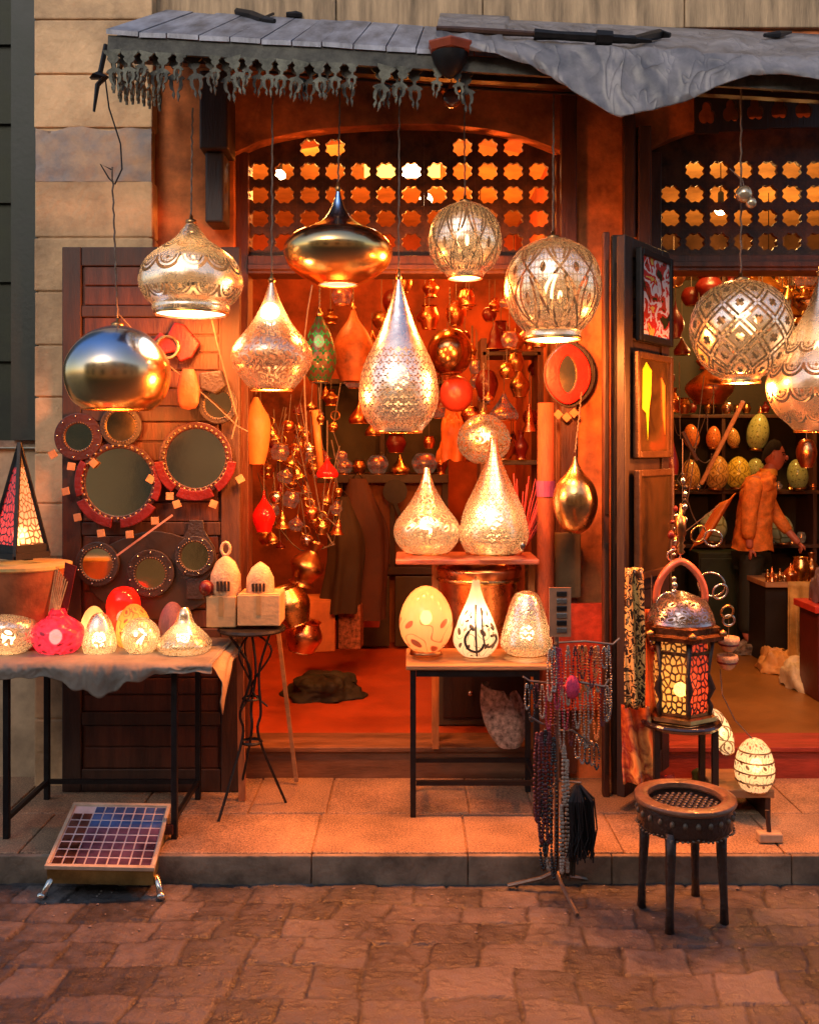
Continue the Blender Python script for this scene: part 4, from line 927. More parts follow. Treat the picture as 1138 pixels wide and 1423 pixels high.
# ================= JEWELLERY STAND =================
JX,JY=X(772,4.3),4.28
t_=thing('jewellery_stand','thin iron stand on a tripod carrying bead strings and a black tassel','stand',(JX,JY,0))
jt=Z(822,JY)
MB().tube([(0,0,.05),(0,0,jt)],.011,8).build('pole',mat('worn steel',(.25,.2,.16),.4,.7),t_)
for (dx,dy) in ((-.21,.03),(.17,.09),(.05,-.24)):
    MB().tube([(0,0,.09),(dx*.3,dy*.3,.055),(dx,dy,.012)],.009,6).build('leg',mat('worn steel',(0,0,0)),t_)
def arm(z,pts,n): 
    MB().tube([(0,0,z)]+pts,.005,6).build('arm',mat('worn steel',(0,0,0)),t_)
arms=[(Z(893,JY),[(.12,-.02,Z(893,JY)+.01),(.24,-.03,Z(895,JY)+.005),(.27,-.03,Z(885,JY))]),(Z(893,JY),[(-.02,-.06,Z(893,JY))]),
(Z(950,JY),[(-.12,-.03,Z(944,JY)),(-.15,-.03,Z(938,JY))]),(Z(950,JY),[(.1,-.04,Z(945,JY)),(.2,-.05,Z(950,JY)),(.22,-.05,Z(940,JY))]),
(Z(1008,JY),[(-.07,-.04,Z(1002,JY)),(-.12,-.05,Z(992,JY))]),(Z(1015,JY),[(.06,-.05,Z(1010,JY)),(.15,-.06,Z(1030,JY))]),(Z(1088,JY),[(-.05,-.03,Z(1095,JY))]),(Z(1085,JY),[(.1,-.05,Z(1082,JY))])]
for z,p in arms: arm(z,p,0)
jcol=[mat('black beads',(.015,.012,.012),.2,coat=.5),mat('pink beads',(.45,.04,.09),.3),mat('maroon beads',(.14,.025,.03),.3),mat('pearl beads',(.42,.32,.24),.3),mat('orange beads',(.85,.25,.05),.3),mat('silver beads',(.4,.37,.33),.25,.8)]
rnd=random.Random(11)
def strand(x,y,z,L_,mt,w_=.012,bead=.0055,name='bead_necklace',lab='',g='bead strings hanging on the jewellery stand'):
    mb=MB(); n=int(L_*2/(bead*1.5)); 
    for i in range(n):
        t=i/n; a_=2*PI*t; px=x+w_*math.sin(a_)*(.5+.5*abs(math.sin(a_/2)))+.002*rnd.uniform(-1,1); pz=z-L_*(.5-.5*math.cos(a_)); b0=bead*rnd.uniform(.7,1.2)
        mb.ball((px,y+.004*math.cos(a_),pz),b0,6,4)
    o=mb.build(name,mt,None,smooth=True); tag(o,lab,'necklace',g); return o
def armx(px,py,dy=-.04): return X(px,JY),JY+dy,Z(py,JY)
names=['black','pink','maroon','cream','orange','silver']
ordn=['first','second','third','fourth','fifth','sixth','seventh','eighth','ninth','tenth','eleventh','twelfth','thirteenth']
def strings(lst,where,bead=.0055,w_=.012,dy=-.03):
    for i,(px,py,Lp,ci) in enumerate(sorted(lst)):
        x,y,z=armx(px,py,dy-.02*rnd.random())
        strand(x,y,z,Lp*JY/F,jcol[ci],bead=bead,w_=w_,lab='%s bead string, %s from the left %s'%(names[ci],ordn[i],where))
strings([(843,896,100,5),(836,897,28,5),(828,896,62,3),(819,896,55,2),(811,896,60,4),(803,896,70,4),(797,896,66,2),(787,896,80,3),(824,896,40,4),(807,896,44,2)],'on the top right arm of the jewellery stand')
strings([(767,896,60,5),(775,898,55,1),(761,899,70,3),(771,897,84,1)],'at the top of the jewellery stand pole',dy=-.05)
strings([(731,948,34,5),(737,949,50,0),(744,949,30,2),(752,950,45,3),(760,950,60,1),(766,950,84,2)],'on the middle left arm of the jewellery stand')
strings([(800,948,60,3),(808,948,72,4),(817,950,50,3),(826,950,74,4),(834,950,54,2),(840,950,48,5),(783,950,60,1),(791,949,84,2),(812,948,86,3),(778,950,90,3)],'on the middle right arm of the stand')
strings([(800,1020,30,5),(806,1024,32,5),(813,1026,30,0),(820,1028,32,5),(826,1030,34,0)],'on the short lower arm of the stand')
strings([(744,1015,120,2),(749,1012,150,2),(755,1010,170,0),(760,1012,150,2),(766,1020,190,0),(752,1100,100,0),(760,1110,90,3)],'low on the left of the jewellery stand',.008,.014,-.05)
strings([(780,1030,80,3),(784,1050,150,3),(776,1110,90,3)],'hanging straight down the stand pole',.008,.006,-.07)
# black hair-like tassel
mb=MB()
for i in range(170):
    a_=rnd.uniform(0,2*PI); r=rnd.uniform(0,.055); x0,y0,_=armx(800,1090,-.05); L_=rnd.uniform(.24,.33); z0=Z(1085,JY)
    px_=x0+r*math.cos(a_)*1.3; py_=y0+r*math.sin(a_)
    mb.tube([(x0+r*.2*math.cos(a_),y0+r*.2*math.sin(a_),z0),(px_,py_,z0-.06),(px_+rnd.uniform(-.01,.02),py_,z0-L_*.7),(px_+rnd.uniform(-.02,.02),py_,z0-L_)],.0035,4)
tag(mb.build('black_tassel',mat('black thread',(.008,.008,.009),.6)),'bushy black thread tassel on the jewellery stand','tassel')
mb=MB(); x0,y0,_=armx(790,1180,-.05)
for i in range(60):
    a_=rnd.uniform(0,2*PI); r=rnd.uniform(0,.028); mb.tube([(x0+r*math.cos(a_),y0+r*math.sin(a_),Z(1140,JY)),(x0+r*1.2*math.cos(a_)-.01,y0+r*math.sin(a_),Z(1215,JY)+rnd.uniform(0,.04))],.003,4)
tag(mb.build('olive_tassel',mat('olive thread',(.06,.04,.02),.7)),'small olive brown tassel low on the jewellery stand','tassel')
t_=thing('earring_card','tall earring card with dark jewels at the top of the jewellery stand','card',P(779,885,JY-.03)); s=JY/F
MB().box(-16*s,14*s,0,.006,0,68*s).build('card',mat('tan card',(.6,.25,.12),.6),t_)
for i in range(6): MB().box(-6*s,8*s,-.008,-.0005,(6+i*10)*s,(13+i*10)*s).build('jewel',jcol[0 if i%2 else 5],t_,bevel=.002)
tag(MB().ball(P(795,955,JY-.05),11*s,12,8,sx=.9,sz=1.5).build('pink_pompom',mat('pink wool',(.85,.06,.15),.8,bump=.6,scale=30),smooth=True),'bright pink pompom on the jewellery stand','pompom')
# ================= STOOL =================
SX,SY=X(951,4.07),4.07
t_=thing('round_stool','round dark carved stool with open ring top standing in the lane','stool',(SX,SY,0))
r=.205; hz=.497
n=48
ringm=mat('worn brown ring',(.24,.12,.065),.35,stretch=(2,2,4),bump=.25,var=.4,coat=.3)
MB().lathe([(r-.055,hz-.02),(r-.055,hz),(r-.03,hz+.008),(r,hz),(r+.004,hz-.012),(r-.004,hz-.024),(r-.055,hz-.024)],n).build('ring_top',ringm,t_,smooth=True,bevel=.002)
carved=mat('carved black wood',(.035,.02,.014),.4,scale=30,bump=.9,bscale=45,coat=.3)
MB().lathe([(r-.012,hz-.025),(r-.012,hz-.11),(r-.028,hz-.13),(r-.04,hz-.13),(r-.035,hz-.03)],n).build('apron',carved,t_,smooth=True)
mb=MB()
for i in range(60): 
    a_=2*PI*i/60; mb.ball(((r-.010)*math.cos(a_),(r-.010)*math.sin(a_),hz-.112-.012*abs(math.sin(4*a_))),.0065,6,4,sz=.7)
for i in range(24):
    a_=2*PI*i/24; mb.ball(((r-.012)*math.cos(a_),(r-.012)*math.sin(a_),hz-.06),.011,8,5,sz=1.3)
o_=mb.build('carving_inlay',mat('bone inlay',(.16,.11,.07),.4),t_,smooth=True); o_['kind']='stuff'
MB().lathe([(.001,hz-.045),(r-.054,hz-.045)],n).build('seat',mat('woven black seat',(.02,.016,.016),.6,scale=40,bump=1,bscale=60),t_)
mb=MB()
for i in range(-5,6):
    for k in range(-5,6):
        if i*i+k*k<30: mb.ball((i*.026+.013*(k%2),k*.026,hz-.040),.010,7,4,sz=.5)
mb.build('carved_studs',mat('seat studs',(.12,.1,.1),.3,.3),t_,smooth=True)
for (px,D) in ((930,3.91),(1006,3.99),(891,4.14),(966,4.24)):
    lx,ly=X(px,D)-SX,D-SY; tx,ty=lx*.86,ly*.86
    tx,ty=lx*.93,ly*.93; pts=[(tx,ty,hz-.10),(tx,ty,hz-.2),(lx*.99,ly*.99,.10),(lx,ly,0)]
    MB().tube(pts,[.024,.022,.016,.019],8).build('leg',carved,t_,smooth=True)
# ================= GRIDDED TRAY BOX =================
fr0,fr1=P(62,1205,4.2),P(215,1208,4.2); bk0,bk1=P(103,1116,4.66),P(238,1118,4.66)
t_=thing('tray_box','tilted pale framed box with a gridded blue and purple top leaning on the kerb','box',(P(140,1205,4.2).x,4.2,0)); O=t_.location
A_,B_,C_,D__=[p-O for p in (fr0,fr1,bk1,bk0)]
def bil(u,v,dz=0):
    p=A_.lerp(B_,u).lerp(D__.lerp(C_,u),v); return p+nrm*dz
nrm=(B_-A_).cross(D__-A_).normalized()
lo=-.085
fr_=MB()
def slab(mb,u0,u1,v0,v1,z0,z1):
    k=len(mb.v); 
    for z in (z0,z1):
        for u,v in ((u0,v0),(u1,v0),(u1,v1),(u0,v1)): mb.v.append(tuple(bil(u,v,z)))
    mb.f+=[tuple(k+i for i in q_) for q_ in ((3,2,1,0),(4,5,6,7),(0,1,5,4),(1,2,6,5),(2,3,7,6),(3,0,4,7))]
palef=mat('pale gilt frame',(.75,.6,.42),.4,.2,scale=8,bump=.2)
slab(fr_,0,1,0,.04,-.012,.006); slab(fr_,0,1,.96,1,-.012,.006); slab(fr_,0,.035,.041,.959,-.012,.006); slab(fr_,.965,1,.041,.959,-.012,.006)
fr_.build('frame',palef,t_,bevel=.002)
bx=MB(); slab(bx,.015,.985,.015,.985,lo,-.013); bx.build('box_side',mat('brass green side',(.42,.31,.1),.35,.6,scale=5,bump=.15,var=.4),t_)
sl=MB(); slab(sl,.036,.964,.041,.959,-.010,-.004); sl.build('panel_bed',mat('pink grout',(.78,.66,.66),.4),t_)
tcol=[mat('blue tile',(.07,.13,.32),.12,scale=5,var=.6,bump=0,coat=.5),mat('plum tile',(.17,.085,.14),.12,scale=5,var=.6,bump=0,coat=.5),mat('brown tile',(.15,.06,.045),.12,scale=5,var=.6,bump=0,coat=.5)]
nu_,nv_=9,8; rnd=random.Random(4)
mbs=[MB(),MB(),MB()]
for i in range(nu_):
    for j in range(nv_):
        u0=.04+.92*i/nu_; v0=.045+.91*j/nv_; k=0 if (j>=5 and i>1) else (2 if i<=1 else 1)
        if j==7 and i<2: continue
        slab(mbs[k],u0+.008,u0+.92/nu_-.008,v0+.012,v0+.91/nv_-.012,-.0035,-.0008)
for k,mb in enumerate(mbs): mb.build('tile_panel',tcol[k],t_)
for px,D in ((66,4.22),(222,4.22)):
    p=P(px,1245,D)-O; p.z=.018
    MB().tube([Vector((p.x+(.02 if px<100 else -.02),p.y+.02,.09)),Vector((p.x,p.y,.045)),Vector((p.x-(.012 if px<100 else -.008),p.y-.015,.017))],[.016,.014,.017],8).ball((p.x-(.018 if px<100 else -.012),p.y-.02,.016),.017,10,6,sx=1.2).build('foot',silver,t_,smooth=True)
tag(MB().box(X(225,4.5),X(240,4.5),4.5,4.53,.16,.2).build('red_ribbon',redd),'small maroon ribbon at the table leg beside the gridded box','ribbon')
# ================= PICTURES ON THE OUTWARD LEAF =================
def art(name,cols,scale,seed):
    m,t,p=newmat(name); L=t.links.new; tc=t.nodes.new('ShaderNodeTexCoord'); mp=t.nodes.new('ShaderNodeMapping'); mp.inputs['Location'].default_value=(seed,seed*2,seed); L(tc.outputs['Object'],mp.inputs[0])
    nz=t.nodes.new('ShaderNodeTexNoise'); nz.inputs['Scale'].default_value=scale; nz.inputs['Detail'].default_value=4; nz.inputs['Distortion'].default_value=.8; L(mp.outputs[0],nz.inputs[0])
    rp=t.nodes.new('ShaderNodeValToRGB'); L(nz.outputs[0],rp.inputs[0]); e=rp.color_ramp.elements; rp.color_ramp.interpolation='CONSTANT' if scale>7 else 'LINEAR'
    n=len(cols); e[0].position=.3; e[0].color=c4(cols[0]); e[1].position=.7; e[1].color=c4(cols[-1])
    for i in range(1,n-1): q=e.new(.3+.4*i/(n-1)); q.color=c4(cols[i])
    L(rp.outputs[0],p.inputs['Base Color']); p.inputs['Roughness'].default_value=.25; p.inputs['Coat Weight'].default_value=.4; return m
gold=mat('gilt frame',(.11,.05,.018),.4,.4,scale=12,bump=.3)
u_=(LB-LA).normalized(); 
def picture(label,t0,t1,y0,y1,am,fm,off=.0,tilt=0):
    a=LA.lerp(LB,t0); b_=LA.lerp(LB,t1); c=(a+b_)/2; nrm_=Vector((u_.y,-u_.x,0)); c=c+nrm_*(.03+off)
    z0,z1=Z(y1,c.y),Z(y0,c.y); w_=(b_-a).length/2; h=z1-z0
    t=thing('framed_picture',label,'picture',(c.x,c.y,z0),'framed pictures on the outward door leaf',rz=math.atan2(u_.y,u_.x))
    fw=.035
    MB().box(-w_,-w_+fw,-.012,.02,0,h).box(w_-fw,w_,-.012,.02,0,h).box(-w_+fw+.0005,w_-fw-.0005,-.012,.02,0,fw).box(-w_+fw+.0005,w_-fw-.0005,-.012,.02,h-fw,h).build('frame',fm,t,bevel=.005)
    MB().box(-w_+fw-.002,w_-fw+.002,.0,.012,fw-.002,h-fw+.002).build('canvas',am,t)
picture('framed picture of red and white blossoms, uppermost on the outward door leaf',.18,.92,352,478,art('blossom art',[(.02,.03,.01),(.5,.03,.02),(.75,.7,.7),(.6,.03,.03),(.7,.5,.1),(.1,.02,.02)],10,3),iron)
picture('framed picture with a yellow patch on brown, middle of the outward door leaf',.12,.92,492,636,art('ochre art',[(.02,.01,.004),(.04,.02,.006),(.06,.03,.01),(.12,.035,.01)],5,1.4),gold)
picture('framed dark olive picture, lowest on the outward door leaf',.10,.90,652,800,art('olive art',[(.03,.02,.007),(.06,.03,.012),(.02,.012,.006)],4,5),gold,.01)
pt=bpy.data.objects['framed_picture.001']
MB().prism([(-.17,.42),(-.165,.62),(-.12,.66),(-.05,.62),(-.06,.5),(-.085,.42),(-.10,.26),(-.12,.4)][::-1],.004,Matrix.Translation((-.0,-.005,-.17))).build('yellow_patch',mat('yellow paint',(.85,.7,.02),.4),pt)
MB().prism([(.08,.5),(.13,.46),(.13,.2),(.1,.3)][::-1],.004,Matrix.Translation((0,-.005,-.08))).build('orange_patch',mat('orange paint',(.6,.2,.03),.4),pt)
# panels leaning at the foot of the leaf
rnd=random.Random(9)
def panel(label,px0,px1,y0,y1,D,am,lean=.1,name='fabric_panel',cat='panel',wv=.02):
    z0,z1=Z(y1,D),Z(y0,D); xa,xb=X(px0,D),X(px1,D)
    def f(u,v): return (xa+(xb-xa)*u+lean*.3*v*0,D+lean*v+wv*math.sin(u*9+v*3),z0+(z1-z0)*v+.0*u)
    o=MB().grid(f,14,20).build(name,am,smooth=True,solid=.008); tag(o,label,cat); return o
panel('tall black cloth strip splashed with cream leaves leaning by the shutter',870,895,790,985,4.72,art('splashed art',[(.02,.015,.01),(.7,.45,.15),(.03,.02,.015),(.65,.35,.12),(.02,.01,.01)],22,2),.03)
panel('glowing orange cloth hanging beside the tall hexagonal lantern',893,915,850,1010,4.78,mat('orange silk',(.85,.16,.03),.45,scale=5,bump=.3),.05)
panel('orange and cream striped cloth bunched at the shutter foot',868,908,985,1090,4.7,art('striped art',[(.8,.15,.03),(.9,.4,.1),(.25,.03,.02),(.8,.2,.04)],7,6),.08,wv=.03)
# ================= HEXAGONAL LANTERN ON BLACK TABLE =================
LX,LY=X(950,4.72),4.78; s=4.75/F
bt=thing('small_black_table','small black side table with shiny round top under the hexagonal lantern','table',(LX,LY,.13)); hh=Z(1003,4.72)-.13
MB().lathe([(.001,hh),(.185,hh),(.195,hh-.012),(.185,hh-.03),(.001,hh-.03)],36).build('table_top',mat('black lacquer',(.02,.012,.012),.15,coat=1),bt,smooth=False,bevel=.003)
for (dx,dy) in ((-.14,-.09),(.14,-.09),(-.14,.12),(.14,.12)): MB().box(dx-.014,dx+.014,dy-.014,dy+.014,0,hh-.031).build('leg',wood_dark,bt)
MB().box(-.105,.105,-.08,-.065,.05,.075).box(-.105,.105,.09,.105,.05,.075).build('stretcher',wood_dark,bt)
lt=thing('hexagonal_lantern','tall hexagonal brass lantern with yellow and red pierced glass panels','lantern',(LX,LY,.13+hh+.001))
z0=.0; z1=(1000-888)*s; z2=(1000-828)*s; z3=(1000-790)*s
MB().lathe([(.16,0),(.175,.012),(.17,.03),(.14,.036),(.14,.05)],6).build('base',bronze,lt)
yg=glowglass('yellow fret glass',(1,.5,.1),1.0,'crackle',5,10,(.10,.05,.015),.16,trans=.3); rg=glowglass('red fret glass',(.95,.1,.03),0.7,'crackle',5,10,(.08,.02,.01),.16,trans=.3); og=glowglass('amber fret glass',(1,.45,.1),1.3,'curl',2,5,(.1,.03,.01),.14,trans=.3)
darkbrass=mat('blackened brass',(.2,.09,.04),.32,.9,scale=16,bump=.5,var=.7)
for i in range(6):
    a0=2*PI*i/6+PI/2; a1=2*PI*(i+1)/6+PI/2
    def f(u,v,a0=a0,a1=a1):
        r_=.13+.012*math.sin(v*PI); return Vector((r_*math.cos(a0),r_*math.sin(a0),.045+v*(z1-.05))).lerp(Vector((r_*math.cos(a1),r_*math.sin(a1),.045+v*(z1-.05))),.06+.88*u)
    MB().grid(f,6,10).build('glass_panel',(og,yg,yg,rg,rg,og)[i] if i!=2 else yg,lt)
    MB().tube([(.14*math.cos(a0),.14*math.sin(a0),.03),(.145*math.cos(a0),.145*math.sin(a0),z1*.2),(.132*math.cos(a0),.132*math.sin(a0),z1*.28),(.15*math.cos(a0),.15*math.sin(a0),z1*.42),(.132*math.cos(a0),.132*math.sin(a0),z1*.6),(.148*math.cos(a0),.148*math.sin(a0),z1)],[.01,.013,.009,.019,.009,.015],8).build('corner_post',wood_dark,lt,smooth=True)
    for zz,rr in ((z1*.08,.142),(z1*.86,.143)):
        p0=Vector((rr*math.cos(a0),rr*math.sin(a0),zz)); p1=Vector((rr*math.cos(a1),rr*math.sin(a1),zz)); MB().beam(p0.lerp(p1,.08),p0.lerp(p1,.92),.008,.016).build('crossbar',darkbrass,lt)
MB().lathe([(.15,z1),(.205,z1+.008),(.21,z1+.03),(.185,z1+.04),(.19,z1+.07),(.165,z1+.08)],6).build('roof_eave',darkbrass,lt)
MB().lathe([(.164,z1+.081),(.15,z1+.13),(.12,z2-.02),(.07,z2),(.02,z2+.02)],24).build('roof',filigree('pierced roof',(.5,.4,.4),'curl',8,3,.05,.9,.25,gs=.3,trans=.1),lt,smooth=True)
mb=MB(); 
for i in range(6):
    a=2*PI*i/6+PI/2; mb.lathe([(.001,.03),(.02,.02),(.022,0),(.001,0)],8,c=(.2*math.cos(a),.2*math.sin(a),z1+.03))
mb.build('finial',bronze,lt,smooth=True)
rg_=MB(); o=[]
for i in range(25):
    a=PI*1.1*i/24-.15; o.append((34*s*math.cos(a)*(.6+.4*abs(math.cos(a))),0,z2-.01+ (50*s)*math.sin(a)))
rg_.tube(o,.018,10).build('handle',mat('salmon lacquer',(.6,.16,.08),.3,coat=.4),lt,smooth=True)
MB().lathe([(.012,z2+.2),(.022,z2+.21),(.012,z2+.225),(.024,z2+.24),(.012,z2+.255),(.022,z2+.27),(.014,z2+.29),(.026,z2+.30),(.026,z2+.38),(.01,z2+.39),(.003,z2+.45)],14).build('spire',bronze,lt,smooth=True)
MB().ball((0,0,.14),.035,12,8).build('bulb',bulb_m,lt,smooth=True)
# metal rings and cups strung round the lantern
rnd=random.Random(21)
def torus(mb,c,r,w_,rx=0,rz=0,seg=20):
    m=Matrix.Translation(c)@Matrix.Rotation(rz,4,'Z')@Matrix.Rotation(rx,4,'X'); pts=[m@Vector((r*math.cos(2*PI*i/seg),0,r*math.sin(2*PI*i/seg))) for i in range(seg+1)]
    return mb.tube(pts,w_,6,caps=False)
for k,(px,py,r,D,mt,lb) in enumerate([(988,812,18,4.85,silver,'large silver bangle hanging behind the salmon lantern handle'),(1000,822,11,4.8,silver,'small silver bangle right of the salmon lantern handle'),(1010,850,9,4.8,brass,'brass ring hanging lower right of the lantern roof'),(1012,862,8,4.82,silver,'silver ring lowest beside the lantern roof'),(990,748,12,4.9,silver,'silver bracelet draped below the pale green egg'),(970,742,12,4.9,brass,'brass bracelet next to the lantern spire'),(925,838,16,4.72,silver,'thin silver hoop on the left corner of the lantern roof'),(936,772,9,4.8,silver,'little silver hoop left of the salmon handle')]):
    mb=MB(); torus(mb,P(px,py,D),r*D/F,.006 if r<15 else .005,.3,rnd.uniform(-.6,.6)); tag(mb.build('metal_ring',mt,smooth=True),lb,'ring')
# cord with hanging charms over the lantern
for k,(px,y0,y1,D,mts,lb) in enumerate([(935,690,770,4.9,(silver,redl),'string of silver and red charms hanging left of the lantern spire'),(948,650,740,4.9,(silver,iron),'string of dark and silver charms above the lantern spire'),(905,840,900,4.8,(redl,silver),'string of red and silver charms left of the lantern roof'),(932,790,840,4.85,(silver,silver),'short string of silver charms beside the salmon handle')]):
    t_=thing('charm_string',lb,'charms',P(px,y1,D)); s_=D/F; n=int((y1-y0)/9)
    MB().tube([(0,0,0),(0,0,(y1-y0+40)*s_)],.002,5).build('cord',cordm,t_)
    for i in range(n): MB().ball((rnd.uniform(-4,4)*s_,-.01,i*9*s_),rnd.uniform(3,5)*s_,8,6,sz=rnd.uniform(.7,1.5)).build('charm',mts[i%2],t_,smooth=True)
# clay cups and faces beside lantern (small red cream pots)
for px,py,lb in ((1012,905,'small red and cream clay cup right of the lantern glass, upper of the pair'),(1010,930,'small red and cream clay cup right of the lantern glass, lower of the pair')):
    t_=thing('clay_cup',lb,'cup',P(px,py,4.85)); q=4.85/F
    MB().lathe([(6*q,0),(10*q,4*q),(15*q,14*q),(14*q,20*q),(12*q,20*q),(9*q,8*q)],16).build('cup_body',wrap,t_,smooth=True); mb=MB(); torus(mb,Vector((0,0,10*q)),12.5*q,1.6*q,PI/2); mb.build('red_band',redl,t_)
    MB().tube([(0,0,18*q),(0,0,44*q)],.002,5).build('cord',cordm,t_)
# bench with beehive lamp, little tube lamp
BY=4.75; bx0,bx1=X(996,BY),X(1076,BY)
t_=thing('low_bench','low orange wooden bench carrying the beehive lamp','bench',((bx0+bx1)/2,BY+.1,.13)); bw=(bx1-bx0)/2; bh=Z(1098,BY)-.13
MB().box(-bw,bw,-.1,.22,bh-.04,bh).build('seat',wood_pale,t_,bevel=.006)
MB().box(-bw+.01,-bw+.04,-.085,.2,0,bh-.041).build('leg',mat('grey board',(.2,.17,.14),.6,bump=.2),t_); MB().box(bw-.04,bw-.015,-.085,.2,0,bh-.041).build('leg',wood_brown,t_)
MB().box(-bw+.041,bw-.041,.15,.165,.02,bh-.041).build('back_panel',mat('grey board',(0,0,0)),t_)
shell=glowglass('glowing shell discs',(1,.74,.42),.9,'curl',7,3,(.45,.2,.08),.07,trans=.4)
beehive=lampthing('beehive_lamp','banded white beehive lamp glowing on the low bench','lamp',1048,[(4,1026),(12,1030),(20,1040),(25,1054),(27,1068),(25,1082),(19,1094),(17,1097)],4.78,shell,cap=False,bulb=(.5,.03),bulbmat=bulb_s)
s=4.78/F; mb=MB()
for yy,r_ in ((1042,21.5),(1055,25.6),(1069,27.4),(1083,25.5)): torus(mb,Vector((0,0,(1097-yy)*s)),r_*s,.004,PI/2,seg=28)
mb.build('band',bronze,beehive)
t_=lampthing('tube_lamp','slender tilted white lamp glowing left of the beehive lamp','lamp',1012,[(3,982),(9,990),(13,1005),(14,1020),(12,1035),(8,1046)],4.85,glowglass('white paper',(1,.78,.45),1.0,'leaf',3,3,(.3,.15,.05),.1,trans=.4),cap=False,bulb=(.5,.02),bulbmat=bulb_s)
t_.rotation_euler=(0,R(-20),0)
tag(MB().tube([P(1003,965,4.8),P(1020,1000,4.8),P(1046,1028,4.78)],.003,5).tube([P(1003,965,4.8),P(1000,930,4.9)],.003,5).build('lamp_flex',cordm),'pale flex running down to the beehive lamp','wire')
t_=thing('wooden_mallet','small pale wooden mallet lying on the pavement edge below the bench','mallet',P(1068,1184,4.5)); t_.location.z=.13
MB().box(-.055,.055,-.03,.03,.002,.045).build('head',mat('pale mallet wood',(.6,.42,.25),.6,bump=.2),t_,bevel=.008); MB().tube([(0,0,.045),(-.005,.01,.14)],.011,8).build('handle',wood_brown,t_)
# red shoes/cloth under the small table
def clothpile(label,cxp,cyp,rx,rz_,D,mt,z,seedk,name='folded_cloth',cat='cloth',dy=.15):
    c=Vector((X(cxp,D),D,z)); s_=D/F
    def f(u,v):
        a=2*PI*u; r_=math.cos(v*PI/2)**.6; q=1+.16*abs(noise.noise(Vector((math.cos(a)*5,math.sin(a)*5,v*6+seedk))))+.38*noise.noise(Vector((math.cos(a)*1.5+seedk,math.sin(a)*1.5,v*2)))
        return (c.x+rx*s_*r_*q*math.cos(a),c.y+dy*r_*q*math.sin(a),c.z+rz_*s_*(math.sin(v*PI/2)*q+.15*noise.noise(Vector((u*14,v*4,seedk)))*(v<.95)))
    o=MB().grid(f,72,20).build(name,mt,smooth=True); return tag(o,label,cat)
clothpile('bright red slippers heap under the small black table',925,1080,24,50,4.75,mat('red silk',(.75,.04,.02),.4,scale=8,bump=.3,c2=(.2,.01,.01)),.13,3,'slipper_heap','slippers',.1)
clothpile('dark green bundle on the shop floor right of the black table',985,1060,22,20,5.2,mat('green cloth',(.03,.06,.02),.6),.13,5)
# ================= MAIN ROOM =================
def roomlight(loc,e,color,label,shade=True,soft=.12):  # bulbs added under the ceilings to light the two rooms
    t=thing('fill_bulb',label,'bulb',loc)
    MB().ball((0,0,0),.04,12,8).build('bulb',bulb_m,t,smooth=True)
    MB().lathe([(.012,.12),(.02,.11),(.02,.04)],12).build('socket',iron,t); MB().tube([(0,0,.1),(0,0,CZ-loc[2])],.004,5).build('cord',iron,t)
    ld=bpy.data.lights.new('light','POINT'); ld.energy=e; ld.color=color; ld.shadow_soft_size=soft
    lo=bpy.data.objects.new('light',ld); col.objects.link(lo); lo.parent=t; lo.location=(0,0,-.07); return t
OR=(1,.22,.025)
roomlight((-.85,6.4,3.72),55,(1,.42,.08),'added fill bulb behind the left part of the doorway lattice')
roomlight((.55,7.6,3.3),62,OR,'added fill bulb hanging deep in the main shop room')
roomlight((.1,5.95,3.45),38,OR,'added fill bulb just inside the middle of the doorway')
roomlight((2.1,6.6,3.55),42,(1,.5,.13),'added fill bulb behind the second bay lattice')
roomlight((2.9,7.9,3.1),62,(1,.45,.12),'added fill bulb over the stall with the shopkeeper')
t_=thing('tube_light','white glowing box light seen behind the doorway lattice','light',(X(558,6.9),6.9,Z(240,6.9)))
MB().box(-.28,.28,-.05,.05,.03,.09).build('fixture_body',wood_pale,t_); MB().box(-.02,.14,-.065,-.052,-.05,.08).build('diffuser',emis('white tube',(1,.85,.6),12),t_); MB().box(-.26,-.03,-.06,-.052,-.05,.08).box(.16,.27,-.06,-.052,-.05,.08).build('lit_panel',emis('yellow tube',(1,.62,.1),2.2),t_)
# wooden cabinet, shelf
cab=thing('wall_cabinet','dark wooden shelf cabinet along the back of the main shop room','cabinet',(X(545,7.9),7.95,.303)); q=7.9/F
cw=78*q
MB().box(-cw,cw,.25,.3,0,1.35).build('back_panel',mat('orange brown panel',(.4,.13,.03),.5,stretch=(5,5,1),bump=.2),cab)
MB().box(-cw-.15,cw,-.1,.3,1.35,1.42).build('shelf',wood_dark,cab,bevel=.005); MB().box(-cw,cw,0,.249,.6,.66).build('shelf',wood_dark,cab,bevel=.005)
MB().box(-cw,-cw+.05,0,.249,0,1.349).box(cw-.05,cw,0,.249,0,1.349).box(-.02,.02,.0,.249,.661,1.349).build('upright',wood_dark,cab)
MB().box(-cw+.052,-.022,-.012,.0,.02,.59).box(.022,cw-.052,-.012,.0,.02,.59).build('door',mat('olive dark door',(.05,.035,.015),.5),cab,bevel=.005)
MB().box(-cw-.15,cw,.22,.3,1.425,2.15).build('hutch_back',mat('dim olive board',(.05,.035,.012),.6,bump=.2),cab)
for xx in (-cw-.15,-.1,cw-.04): MB().box(xx,xx+.04,-.05,.219,1.421,2.15).build('hutch_upright',wood_dark,cab)
MB().box(-cw-.17,cw+.02,-.07,.3,2.151,2.19).build('hutch_top',wood_dark,cab)
SH=.303+1.42
GS='small brass lamps on the dark back shelf'
